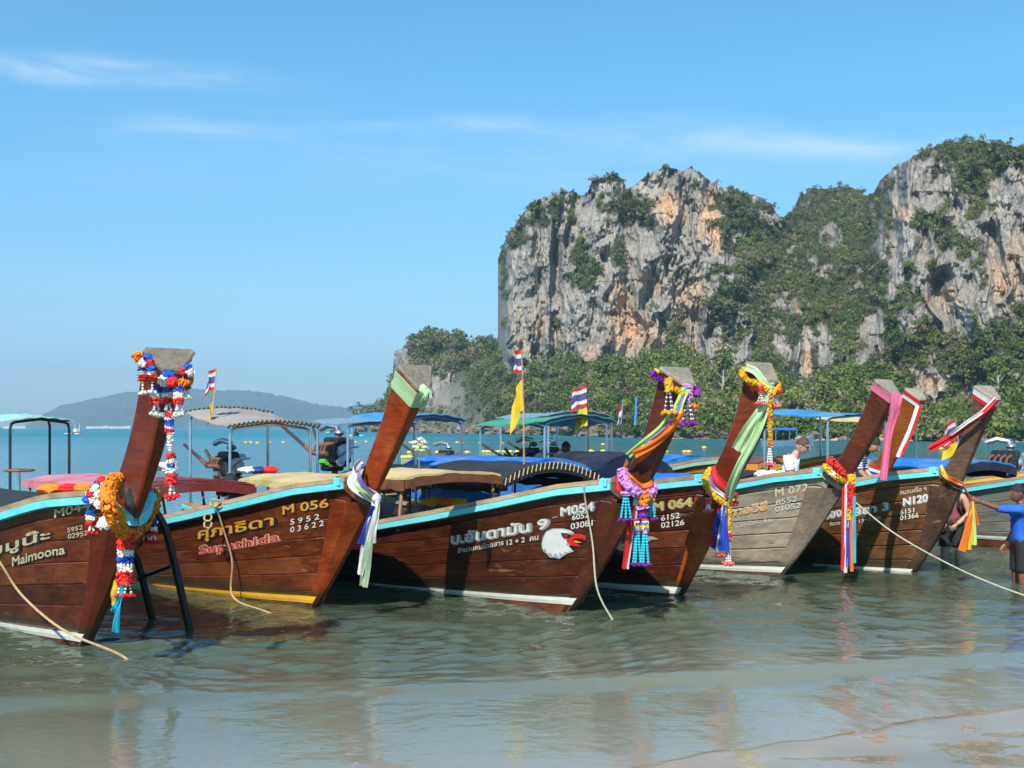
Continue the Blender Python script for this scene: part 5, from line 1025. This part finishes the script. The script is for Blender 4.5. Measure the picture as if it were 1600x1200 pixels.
rope([q0 + Vector((0, 0, .06)), b.world(b.P(*hull_dv(b, 353, 820), -1, .05)), b.world(b.P(*hull_dv(b, 372, 875), -1, .08)), b.world(b.P(*hull_dv(b, 393, 930), -1, .25)), e, e + Vector((.1, -.1, -.1))], .012, 'brown rope knotted on the rail above the Supathida lettering', knot=[q0 + Vector((.0, 0, .05)), q0 + Vector((.06, 0, .04)), q0 + Vector((-.07, -.02, -.12)), q0 + Vector((-.07, -.02, -.20))])
b = B3; e = on_water(957, 968)
rope([b.world(b.P(*hull_dv(b, 919, 757), -1, .06)), b.world(b.P(*hull_dv(b, 921, 790), -1, .05)), b.on(926, 850, -.25), b.on(933, 920, -.25), e, e + Vector((.1, -.1, -.1))], .010, 'pale thin cord hanging beside the painted eagle head', ropew)
b = B5; e = at(1660, 940, 13.8)
rope([b.on(1333, 782, -.05), at(1400, 835, 15.6), at(1500, 890, 14.6), at(1600, 930, 14.0), at(1700, 955, 13.6)], .010, 'long pale rope stretched from the red garland to the beach', ropew)
b = B1; t = thing('boarding_ladder', 'black wooden ladder leaning from the port bow of the leftmost boat', 'ladder', on_water(265, 975)); darkw = wood('black_timber', (.012, .010, .008), (.03, .024, .018), (.06, .05, .04), .6)
p0, p1 = at(244, 800, 11.9), at(296, 985, 12.15); q0, q1 = at(200, 855, 12.7), at(236, 962, 13.0)
for a, c in ((p0, p1), (q0, q1)):
    d = (c - a); m = MB(); a2 = a - d * .02; pts = spline([a2, a.lerp(c, .25) + Vector((.04, 0, .03)), c + d * .04], 12); m.loft([[p + Vector((-.042, 0, 0)), p + Vector((0, -.025, 0)), p + Vector((.042, 0, 0)), p + Vector((0, .025, 0))] for p in pts]); m.build('rail', darkw, t, world=True)
for k in (.1, .45):
    m = MB(); m.tube([p0.lerp(p1, k), q0.lerp(q1, k)], .022, 7); m.build('rung', darkw, t, True, world=True)
FC = dict(r=paint('flag_red', (.60, .03, .035), .7, trans=.3), w=paint('flag_white', (.74, .73, .74), .7, trans=.3), b=paint('flag_blue', (.10, .085, .24), .7, trans=.3), y=paint('flag_yellow', (.86, .62, .03), .7, trans=.35))
bamboo = wood('bamboo_pole', (.20, .13, .06), (.36, .25, .12), (.5, .38, .2), .6, 0)
def cloth(t, top, bot, out, stripes, n=12, droop=.0, seed=0):
    """a flag from its hoist (top, bottom) flying along out"""
    tot = sum(s for c, s in stripes); acc = 0
    o = None
    for c, s in stripes:
        k0, k1 = acc / tot, (acc + s) / tot; acc += s; g = []
        for i in range(n):
            u = i / (n - 1); row = []
            for v in np.linspace(k0, k1, 4):
                p = top.lerp(bot, float(v)) + out * u + Vector((.03 * math.sin(u * 7 + seed + v * 2), .05 * math.sin(u * 6 + seed), -droop * u * u + .02 * math.sin(u * 8 + v * 3 + seed))) * (u ** .5); row.append(p)
            g.append(row)
        m = MB(); m.sheet(g, .003); o = m.build('flag_stripe', FC[c], t, True, world=True)
TH = [('r', 1), ('w', 1), ('b', 2), ('w', 1), ('r', 1)]
def flag(label, base, top, items, pole=bamboo, pr=.014):
    t = thing('flag', label, 'flag', base, 0, 'flags on poles above the boats'); m = MB(); m.tube([base, (base + top) / 2 + Vector((.01, 0, 0)), top], [pr, pr * .9, pr * .6], 7); m.build('flag_pole', pole, t, True, world=True)
    for kind, y0, y1, dx, dz_, droop, sd in items: cloth(t, base.lerp(top, y0), base.lerp(top, y1), Vector((dx, .05, dz_)), TH if kind == 't' else [('y', 1)] if kind == 'y' else [('r', 1), ('w', 1)], droop=droop, seed=sd)
    return t
flag('striped flag with a furled yellow one above the tan sunshade', at(331, 652, 19.2), at(338, 574, 19.2), [('t', .98, .55, -.17, -.02, .08, 1.0), ('y', .32, .04, -.08, -.08, .1, 2)])
flag('tall bamboo pole with a striped and a yellow flag over the black canopy', at(819, 735, 16.8), at(815, 546, 16.8), [('t', .99, .80, -.13, .02, .0, .4), ('y', .76, .50, -.15, -.20, .18, 2.2)], pr=.016)
flag('striped flag over a yellow flag on the green sunshade', at(919, 720, 23.0), at(917, 598, 23.0), [('t', .97, .70, -.32, -.07, .04, .3), ('y', .68, .45, -.22, -.02, .05, 1.2)], darksteel, .012)
flag('small red and white pennant on the slate sunshade', at(970, 662, 25.5), at(973, 626, 25.5), [('rw', .9, .35, -.10, -.1, .1, .2)], steel); flag('bare sky blue staff standing on the slate sunshade', at(992, 664, 25.5), at(994, 620, 25.5), [], skyb, .03)
flag('striped flag and pale yellow flag beside the rightmost prow', at(1500, 722, 19.6), at(1492, 652, 19.6), [('t', .95, .50, -.18, -.05, .1, .8), ('y', .45, .22, -.22, -.05, .1, 2)], steel)
# ------------------------------------------------------------------ people
SKIN = dict(fair=plain('fair_skin', (.50, .27, .18), .55, .08, 20), tan=plain('tanned_skin', (.30, .135, .075), .5, .1, 20), dark=plain('brown_skin', (.17, .072, .04), .5, .1, 20))
HAIRM = dict(brown=plain('short_brown_hair', (.095, .045, .022), .6, .35, 60, bump=.5), dark=plain('dark_brown_hair', (.030, .015, .009), .5, .4, 60, bump=.5), black=plain('black_hair', (.010, .009, .009), .5, .4, 60, bump=.5))
def stripes_mat(name, a, c, freq):
    m, t, b, o = new_mat(name); tc = N(t, 'ShaderNodeTexCoord'); wv = N(t, 'ShaderNodeTexWave', wave_type='BANDS', bands_direction='Z', Scale=freq, Distortion=.6); wv.inputs['Detail'].default_value = 1.0
    r = ramp(t, [(.60, a), (.66, c)]); t.links.new(tc.outputs['Object'], wv.inputs[0]); t.links.new(wv.outputs[0], r.inputs[0]); t.links.new(r.outputs[0], b.inputs['Base Color']); b.inputs['Roughness'].default_value = .8; return m
def blotch_mat(name, a, c):
    m, t, b, o = new_mat(name); tc = N(t, 'ShaderNodeTexCoord'); n = N(t, 'ShaderNodeTexNoise', Scale=11.0, Detail=3.0); r = ramp(t, [(.56, a), (.60, c)])
    t.links.new(tc.outputs['Object'], n.inputs['Vector']); t.links.new(n.outputs[0], r.inputs[0]); t.links.new(r.outputs[0], b.inputs['Base Color']); b.inputs['Roughness'].default_value = .85; return m
BONES = [('pelvis', 'waist'), ('waist', 'chest'), ('chest', 'neck'), ('neck', 'skull'), ('chest', 'shL'), ('shL', 'elL'), ('elL', 'wrL'), ('chest', 'shR'), ('shR', 'elR'), ('elR', 'wrR'), ('pelvis', 'hipL'), ('hipL', 'knL'), ('knL', 'anL'), ('anL', 'toL'), ('pelvis', 'hipR'), ('hipR', 'knR'), ('knR', 'anR'), ('anR', 'toR')]
RAD = dict(pelvis=.135, waist=.118, chest=.135, neck=.058, skull=.06, sh=.066, el=.044, wr=.031, hip=.098, kn=.060, an=.043, to=.036)
def joints(**over):
    j = dict(pelvis=(0, 0, .94), waist=(0, 0, 1.08), chest=(0, 0, 1.30), neck=(.0, 0, 1.46), skull=(.02, 0, 1.55), shL=(0, .175, 1.40), elL=(-.02, .235, 1.13), wrL=(.05, .24, .89), shR=(0, -.175, 1.40), elR=(-.02, -.235, 1.13), wrR=(.05, -.24, .89),
             hipL=(0, .09, .90), knL=(.03, .10, .50), anL=(-.01, .10, .09), toL=(.14, .12, .04), hipR=(0, -.09, .90), knR=(.03, -.10, .50), anR=(-.01, -.10, .09), toR=(.14, -.12, .04))
    j.update(over); return {k: Vector(v) for k, v in j.items()}
def skin_body(J, k=1.0):
    names = list(J); me = bpy.data.meshes.new('body'); me.from_pydata([tuple(J[n]) for n in names], [(names.index(a), names.index(b_)) for a, b_ in BONES], [])
    o = bpy.data.objects.new('body', me); C.objects.link(o); sm = o.modifiers.new('s', 'SKIN'); sm.use_smooth_shade = True; sb = o.modifiers.new('u', 'SUBSURF'); sb.levels = 2; sb.render_levels = 2
    for i, n in enumerate(names):
        r = RAD.get(n, RAD.get(n[:-1], .05)) * k; me.skin_vertices[0].data[i].radius = (r, r); me.skin_vertices[0].data[i].use_root = n == 'pelvis'
    dg = bpy.context.evaluated_depsgraph_get(); out = bpy.data.meshes.new_from_object(o.evaluated_get(dg)); bpy.data.objects.remove(o); return out
def head_mesh(m, c, fwd, up, k=1.0):
    fwd = fwd.normalized(); lf = up.cross(fwd).normalized(); up = fwd.cross(lf).normalized(); n, r = 28, 20; rings = []
    for i in range(r + 1):
        a = PI * i / r; ring = []
        for j in range(n):
            q = 2 * PI * j / n; x, y, z = math.sin(a) * math.cos(q), math.sin(a) * math.sin(q), math.cos(a)
            X, Y, Z = x * .098, y * .077, z * .118
            if z < 0: Y *= 1 + .22 * z; X *= 1 + .06 * z; X += -.012 * z * (1 if x > 0 else -.3)
            if x > 0:
                g = lambda cy, cz, sy, sz: math.exp(-((Y - cy) / sy) ** 2 - ((Z - cz) / sz) ** 2)
                X += .026 * g(0, -.022, .014, .020) + .012 * g(0, .0, .010, .022) - .012 * (g(.032, .004, .016, .013) + g(-.032, .004, .016, .013)) + .007 * g(0, .026, .05, .010) + .008 * g(0, -.062, .024, .008) + .010 * g(0, -.098, .025, .018)
            ring.append(c + (fwd * X + lf * Y + up * Z) * k)
        rings.append(ring)
    m.loft(rings, cap0=False, cap1=False)
    for s in (-1, 1): m.ball(c + (lf * .077 * s + fwd * -.008 + up * -.012) * k, .030 * k, 8, 6, 0, (.55, .3, 1), rot=Matrix((fwd, lf, up)).transposed().to_3x3())
    return fwd, lf, up
def hand_mesh(m, wr, dr, nrm, side, curl=.5, k=1.0):
    dr = dr.normalized(); nrm = (nrm - dr * nrm.dot(dr)).normalized(); lat = dr.cross(nrm) * side
    rings = []
    for q, w_, h in ((-.01, .026, .020), (.03, .036, .017), (.07, .041, .015), (.09, .039, .012)):
        rings.append([wr + dr * q * k + (lat * math.cos(a) * w_ + nrm * math.sin(a) * h) * k for a in [2 * PI * i / 10 for i in range(10)]])
    m.loft(rings)
    for f, L in zip((-.030, -.010, .010, .030), (.066, .078, .073, .058)):
        p = wr + (dr * .082 + lat * f) * k; pts = [p - dr * .02 * k, p]; ang = 0
        for s in (.45, .32, .23):
            ang += curl * .9; pts.append(pts[-1] + (dr * math.cos(ang) - nrm * math.sin(ang)) * L * s * k)
        m.tube(pts, [.0095 * k, .0095 * k, .009 * k, .0085 * k, .007 * k], 7)
    p = wr + (dr * .025 - lat * .030) * k; pts = [p, p + (dr * .03 - lat * .026 - nrm * .008) * k, p + (dr * .055 - lat * (.034 - .02 * curl) - nrm * .03 * curl) * k, p + (dr * .075 - lat * (.030 - .03 * curl) - nrm * .05 * curl) * k]
    m.tube(pts, [.012 * k, .011 * k, .010 * k, .008 * k], 7)
def shell(name, me, J, sel, mat_, root, out=.014, trim=None):
    """a garment: the faces of the body nearest the given bones, lifted off the skin and hemmed"""
    segs = [(a, b_, J[a], J[b_]) for a, b_ in BONES]
    def near(p):
        best = None
        for a, b_, A, B_ in segs:
            d = B_ - A; t_ = max(0, min(1, (p - A).dot(d) / d.length_squared)); ra = RAD.get(a, RAD.get(a[:-1])); rb = RAD.get(b_, RAD.get(b_[:-1])); q = (p - A - d * t_).length / (ra + (rb - ra) * t_)
            if best is None or q < best[0]: best = (q, a, b_, t_)
        return best[1:]
    fs = [tuple(p.vertices) for p in me.polygons if sel(*near(Vector(p.center)), Vector(p.center))]; used = sorted({i for f in fs for i in f}); ix = {v: i for i, v in enumerate(used)}
    m = MB(); m.add([me.vertices[i].co + me.vertices[i].normal * (out + .004 * math.sin(me.vertices[i].co.z * 70 + me.vertices[i].co.y * 40)) for i in used], [tuple(ix[i] for i in f) for f in fs])
    o = m.build(name, mat_, root, True); sd_ = o.modifiers.new('hem', 'SOLIDIFY'); sd_.thickness = .008; sd_.offset = -1; return o
def person(label, loc, rotz, J, skin, hair, head_fwd=(1, 0, -.1), top=None, shorts=None, sleeve=.62, top_mat=None, shorts_mat=None, hands=(('L', .5), ('R', .5)), hairstyle='short', leg=.75, k=1.0, hand_dir=None):
    root = thing('person', label, 'person', loc, rotz); me = skin_body(J, k); m = MB(); m.v = [tuple(v.co) for v in me.vertices]; m.f = [tuple(p.vertices) for p in me.polygons]; m.mi = [0] * len(m.f)
    hf = Vector(head_fwd).normalized(); nk = (J['skull'] - J['neck']).normalized(); hc = J['skull'] + nk * .085 + hf * .02; up = (nk * .7 + Vector((0, 0, .6))).normalized()
    f, l, u = head_mesh(m, hc, hf, up)
    for s, curl in hands:
        sd_ = 1 if s == 'L' else -1; d = (J['wr' + s] - J['el' + s]).normalized() if not hand_dir or s not in hand_dir else Vector(hand_dir[s]); hand_mesh(m, J['wr' + s] + d * .012, d, Vector((0, sd_, .15)) if abs(d.y) < .8 else Vector((1, 0, 0)), sd_, curl)
    b_ = m.build('body', SKIN[skin], root, True)
    e = MB(); [e.ball(hc + f * .083 + l * .032 * s + u * .003, .0125, 8, 6) for s in (-1, 1)]
    ey = e.build('eyes', plain('eye_' + skin, (.10, .08, .07), .2), root, True)
    mo = MB(); mo.tube([hc + f * .094 + l * q - u * (.063 + 3 * q * q) for q in (-.022, -.011, 0, .011, .022)], .005, 6); mo.build('mouth', plain('lips_' + skin, shade((.36, .12, .10), .6 if skin == 'dark' else 1.0), .5), root, True)
    h = MB(); rings = []; n = 26
    for i in range(12):
        a = .02 + (PI * .60) * i / 11; ring = []
        for j in range(n):
            q = 2 * PI * j / n; x, y, z = math.sin(a) * math.cos(q), math.sin(a) * math.sin(q), math.cos(a); lim = max(0, x) ** 1.2
            zz = z if z > .42 * lim else .42 * lim + .02 * (z - .42 * lim); xx = x * (1 if z > .42 * lim else .93)
            th = 1.045 + .05 * vnoise(np.array(q * 3.0), np.array(a * 6.0), 2.0)
            ring.append(hc + f * (xx * .100 * th - .004) + l * y * .080 * float(th) + u * zz * .122 * float(th))
        rings.append(ring)
    h.loft(rings, cap1=False)
    if hairstyle == 'long':
        for q in range(9):
            a = PI * .62 + q * PI * .76 / 8; p = hc + f * math.cos(a) * .085 + l * math.sin(a) * .08 + u * .02
            h.tube(spline([p, p - u * .10 - f * .015 + l * random.uniform(-.01, .01), p - u * .20 - f * .01 + Vector((0, 0, -.03)), p - u * .24 + f * .02 + Vector((0, 0, -.05))], 8), [.036, .034, .032, .03, .026, .022, .016, .008], 7)
        h.ball(hc - f * .105 + u * .035, .045, 9, 7, .12)
    h.build('hair', HAIRM[hair], root, True)
    T = ('pelvis', 'waist', 'chest', 'neck')
    if top:
        def st(a, c, t_, p):
            if a in ('pelvis', 'waist') and c in ('waist', 'chest'): return not (a == 'pelvis' and t_ < .12 and c == 'waist') or top == 'loose'
            if a == 'pelvis': return top == 'loose' and p.z > J['pelvis'].z - .10
            if a == 'chest' and c == 'neck': return t_ < (.45 if top == 'tank' else .75)
            if a == 'chest': return t_ < (.62 if top == 'tank' else 2)
            if a in ('shL', 'shR'): return top != 'tank' and t_ < sleeve
            if a in ('elL', 'elR'): return sleeve > 1 and t_ < sleeve - 1
            return False
        shell('vest' if top == 'tank' else 'shirt', me, J, st, top_mat, root, .016)
    if shorts:
        def ss(a, c, t_, p):
            if a == 'pelvis' and c == 'waist': return t_ < .45
            if a == 'pelvis': return True
            return a in ('hipL', 'hipR') and t_ < leg
        shell('shorts', me, J, ss, shorts_mat, root, .022)
    root['_'] = 0; del root['_']; return root, hc, f, l, u
wshirt = paint('white_tshirt', (.78, .78, .79), .85, var=.04, bump=.15, scale=6); blueshirt = paint('royal_blue_shirt', (.012, .11, .52), .8, var=.12, bump=.2, scale=8); blackcl = paint('black_cloth', (.014, .014, .016), .85, var=.3); skyshirt = paint('sky_blue_shirt', (.08, .42, .66), .8)
J = joints(chest=(.03, 0, 1.30), neck=(.07, 0, 1.46), skull=(.12, 0, 1.54), elL=(.06, .25, 1.14), wrL=(.24, .16, 1.02), elR=(.06, -.25, 1.14), wrR=(.24, -.16, 1.02))
t, hc, f, l, u = person('man in a white T-shirt and dark sunglasses standing in the grey boat', (4.12, 17.55, .22), math.radians(-22), J, 'fair', 'brown', (1, -.1, -.35), 'tee', True, .62, wshirt, blackcl)
m = MB()
for s in (-1, 1): m.ball(hc + f * .092 + l * .031 * s + u * .004, .026, 10, 6, 0, (.5, 1, .75), rot=Matrix((f, l, u)).transposed().to_3x3())
for s in (-1, 1): m.tube([hc + f * .088 + l * .055 * s + u * .006, hc + f * .04 + l * .082 * s + u * .008, hc - f * .02 + l * .083 * s + u * .006], .004, 5)
tag(m.build('lens_frame', paint('black_plastic', (.012, .012, .013), .2), t, True)).name = 'sunglasses'
J = joints(chest=(.10, 0, 1.26), waist=(.03, 0, 1.07), neck=(.19, 0, 1.39), skull=(.26, 0, 1.45), shL=(.12, .165, 1.34), shR=(.12, -.165, 1.34), elL=(.20, .22, 1.08), wrL=(.34, .14, .92), elR=(.20, -.22, 1.08), wrR=(.34, -.14, .92))
person('woman with dark hair in a navy and white striped top bending forward', (5.17, 18.1, .34), math.radians(-28), J, 'fair', 'dark', (1, 0, -.75), 'tee', True, .85, stripes_mat('navy_striped_jersey', (.72, .72, .74), (.03, .05, .20), 8.5), blackcl, hairstyle='long', k=.92)
J = joints(elR=(.0, -.26, 1.12), wrR=(.18, -.12, 1.0), elL=(-.03, .25, 1.13), wrL=(.17, .13, .97), neck=(.03, 0, 1.46), skull=(.06, 0, 1.54), knL=(.05, .11, .5), anL=(.0, .13, .08))
t, hc, f, l, u = person('man in a maroon vest and black shorts wading behind the weathered prow', (6.80, 18.3, -.36), math.radians(-128), J, 'fair', 'dark', (1, .3, -.3), 'tank', True, .6, blotch_mat('maroon_print_vest', (.20, .05, .07), (.05, .02, .03)), blackcl, leg=.72, hands=(('L', .9), ('R', .9)))
m = MB(); m.box((-.21, 0, 1.22), (.15, .29, .42), bev=.045); m.tube([(-.14, .12, 1.40), (-.02, .13, 1.475), (.11, .13, 1.38), (.14, .14, 1.24), (.02, .165, 1.10), (-.13, .14, 1.06)], .020, 6); m.tube([(-.14, -.12, 1.40), (-.02, -.13, 1.475), (.11, -.13, 1.38), (.14, -.14, 1.24), (.02, -.165, 1.10), (-.13, -.14, 1.06)], .020, 6); m.build('backpack', blackcl, t, True)
m = MB(); m.sheet([[(.04 + .02 * i, .222 - .01 * abs(i - 1), .86 - .05 * j) for j in range(5)] for i in range(3)], .004); m.build('side_stripe', whitel, t, world=False)
loc = (6.84, 15.9, -.42); hp = Vector((-(6.12 - loc[0]), -(15.75 - loc[1]), 1.13 + .42)); sh = Vector((.04, .19, 1.42)); dv = (hp - sh)
J = joints(chest=(.02, 0, 1.31), shL=sh, elL=sh + dv * .46 + Vector((0, .02, -.05)), wrL=sh + dv * .86, elR=(-.02, -.24, 1.13), wrR=(.12, -.22, .92))
person('man in a bright blue shirt and black shorts pulling the ribbons at the right edge', loc, PI, J, 'dark', 'black', (1, .1, -.1), 'loose', True, 1.12, blueshirt, blackcl, leg=.8, hands=(('L', 1.0), ('R', .5)))
J = joints(hipL=(.05, .1, .9), elL=(.1, .24, 1.16), wrL=(.3, .18, 1.1))
person('boatman in a dark striped shirt beside the engine under the green sunshade', (1.14, 23.9, .05), math.radians(205), J, 'dark', 'black', (1, .1, -.15), 'tee', True, .7, stripes_mat('dark_striped_shirt', (.035, .03, .05), (.14, .06, .06), 6.0), blackcl)
J = joints(knL=(.38, .1, .9), anL=(.40, .1, .5), toL=(.52, .1, .47), knR=(.38, -.1, .9), anR=(.40, -.1, .5), toR=(.52, -.1, .47))
person('boatman in a sky blue shirt sitting in the shade of the yellow canopy', (-3.98, 17.0, -.32), math.radians(200), J, 'dark', 'black', (1, .2, -.2), 'tee', True, .8, skyshirt, blackcl)

# ------------------------------------------------------------------ floats, far boats and loose gear
yf = paint('yellow_float', (.80, .50, .05), .5); fm = MB(); fm.ball((0, 0, .06), .22, 10, 6, 0, (1.15, 1, .62)); fm2 = MB(); fm2.tube([(.22, 0, .06), (.33, 0, .06)], .045, 7)
fme, fme2 = fm.mesh('float_body'), fm2.mesh('float_collar'); fme.materials.append(yf); fme2.materials.append(rope_m); smooth_by_angle(fme)
for px_, py_ in [(384, 692), (392, 692), (402, 693), (421, 692), (443, 692), (510, 692), (527, 691), (555, 692), (572, 691), (641, 692), (692, 692), (714, 692), (721, 693), (750, 693), (784, 693), (857, 693), (942, 695), (590, 708), (640, 708), (684, 708), (730, 708), (755, 707), (761, 707), (767, 707), (773, 707), (779, 707), (785, 707), (791, 707), (797, 707), (808, 707), (815, 707), (822, 707), (923, 706), (942, 706), (628, 716), (634, 716), (640, 716), (1040, 707), (1070, 707), (1076, 707), (1100, 700), (701, 718), (1345, 700), (1470, 702)]:
    p = on_water(px_, py_); t = thing('float', 'yellow float of the swimming line on the turquoise water', 'float', p, random.uniform(-.4, .4), 'yellow floats of the swimming line')
    for nm, me_ in (('float_body', fme), ('float_collar', fme2)):
        o = bpy.data.objects.new(nm, me_); C.objects.link(o); o.parent = t
def far_boat(label, px_, py_, L, rot, hullm, cabin=None, roof=None, mast=True, man=False, wake=False, bow=.5):
    p = on_water(px_, py_); t = thing('distant_boat', label, 'boat', p, rot, 'boats out in the bay')
    m = MB(); rings = []
    for i in range(11):
        k = i / 10; x = (-.5 + k) * L; w_ = .17 * L * (1 - max(0, (k - .45) / .55) ** 2.2) * min(1, .7 + k); sh_ = .10 * L + bow * .22 * L * max(0, k - .4) ** 2 / .36
        rings.append([Vector((x, -w_ - .01, sh_)), Vector((x, -w_ * .7, -.05 * L)), Vector((x, w_ * .7, -.05 * L)), Vector((x, w_ + .01, sh_))])
    m.loft(rings); m.build('hull', hullm, t)
    if cabin: m = MB(); m.box((-.12 * L, 0, .19 * L), (.28 * L, .22 * L, .20 * L), bev=.02 * L); m.build('cabin', cabin, t)
    if roof:
        m = MB(); m.sheet([[(-.38 * L + .06 * L * i, (-.16 + .08 * j) * L, .30 * L + .02 * L * (1 - abs(j - 2) / 2)) for j in range(5)] for i in range(9)], .02 * L); m.build('roof', roof, t)
        for x in (-.34, .08):
            for y in (-.14, .14): m = MB(); m.tube([(x * L, y * L, .05 * L), (x * L, y * L, .30 * L)], .008 * L, 5); m.build('roof_post', steel, t)
    if mast:
        for x in (-.25, .2): m = MB(); m.tube([(x * L, 0, .1 * L), (x * L, 0, .62 * L)], [.02 * L, .012 * L], 6); m.build('mast', whitep, t)
    if man: m = MB(); m.loft([[Vector((-.2 * L + r_ * math.cos(a), r_ * math.sin(a), z)) for a in [q * PI / 4 for q in range(8)]] for r_, z in ((.18, .1 * L), (.2, .1 * L + .5), (.26, .1 * L + .9), (.09, .1 * L + 1.1), (.12, .1 * L + 1.2), (.10, .1 * L + 1.38), (.02, .1 * L + 1.42))]); tag(m.build('person', blackcl, t)).name = 'crew'
    if wake: m = MB(); [m.ball((x * L, y * L, .02), .16 * L, 8, 5, .25, (1.6, .7, .22)) for x, y in ((-.7, .12), (-.55, -.2), (-.95, 0), (.25, .22), (.3, -.24), (-1.2, .1))]; tag(m.build('wake_foam', paint('foam', (.8, .82, .82), .9), t), kind='stuff')
far_boat('fishing boat with white cabin and two masts far out at the left', 121, 678, 5.0, math.radians(-35), paint('dark_far_hull', (.14, .12, .10), .6), whitep, None, True, wake=True)
far_boat('low motor boat with white wake below the distant hill', 521, 676, 6.0, math.radians(-100), brownv, None, None, True, True, True)
far_boat('small boat with a standing figure and spread wake near the headland', 556, 681, 5.0, math.radians(-80), blackcl, None, None, False, True, True)
far_boat('small grey boat with a blue roof on the water behind the man in white', 1233, 697, 6.0, math.radians(15), slate, None, bluec, False)
for px_, lab in ((23, 'white speedboat on the horizon at the far left edge'), (152, 'white speedboat on the horizon right of the fishing boat'), (187, 'white speedboat on the horizon left of the garlanded prow')): far_boat(lab, px_, 669.6, 26, math.radians(5), whitep, None, None, False, wake=False, bow=.2)
# white flowers on a short pole, a round stand, gear on the canopies
c = at(655, 740, 17.5); t = thing('flower_posy', 'white artificial flowers on a short pole above the canopies', 'flowers', c); tp = at(655, 694, 17.5); m = MB(); m.tube([c, tp], .012, 6); m.build('stem', steel, t, world=True)
for q in ((648, 692), (662, 690), (650, 698), (664, 699), (657, 686)): bloom(t, at(*q, 17.5) , .055, 'white', 5)
for q in ((656, 696), (653, 703), (661, 703)): bloom(t, at(*q, 17.5), .05, 'lime', 4, 'leaf_spray')
c = at(30, 752, 18.6); t = thing('round_stand', 'round metal disc on a thin post beside the pink canopy', 'stand', c); m = MB(); m.tube([c + Vector((0, 0, -.4)), at(30, 737, 18.6)], .02, 7); m.build('post', steel, t, True, world=True); m = MB(); q = at(30, 735, 18.6); m.loft([[q + Vector((math.cos(a) * r_, math.sin(a) * r_, z)) for a in [i * PI / 10 for i in range(20)]] for r_, z in ((.20, -.02), (.24, -.005), (.22, .02), (.05, .03))]); m.build('disc', rust, t, True, world=True)
for px_, py_, y, lab, cs in ((400, 740, 18.4, 'white and dark gear heaped on the yellow canopy', ('white', 'navy', 'red')), (236, 735, 15.6, 'white bundle lying on the red canopy behind the leftmost prow', ('white', 'white', 'white')), (98, 772, 12.9, 'orange life vests heaped on the rail of the leftmost boat', ('orange', 'red', 'orange')), (690, 790, 16.2, 'yellow and orange bags lying under the yellow canopy of the eagle boat', ('yellow', 'orange', 'yellow')), (1206, 746, 18.2, 'white rope coil heaped beside the man in white', ('white', 'white', 'lime'))):
    c = at(px_, py_, y); t = thing('gear_bundle', lab, 'bundle', c)
    for i, cc in enumerate(cs): m = MB(); m.ball(c + Vector((-.14 + .17 * i, .02 * i, .05)), .10, 9, 6, .2, (1.5, 1, .6)); m.build('gear', FL[cc], t, world=True)
# ------------------------------------------------------------------ the air: one closed box of thin haze round everything
hz = MB(); hz.box((0, 2500, 148), (9000, 7400, 300))
hm = bpy.data.materials.new('haze_air'); hm.use_nodes = True; ht = hm.node_tree; ht.nodes.clear()
hv = N(ht, 'ShaderNodeVolumePrincipled', Density=.00024, Color=(.50, .72, .95, 1)); ho = N(ht, 'ShaderNodeOutputMaterial'); ht.links.new(hv.outputs[0], ho.inputs['Volume'])
tag(hz.build('haze', hm), 'thin blue sea haze between the viewer and the far hills', 'haze', kind='stuff')
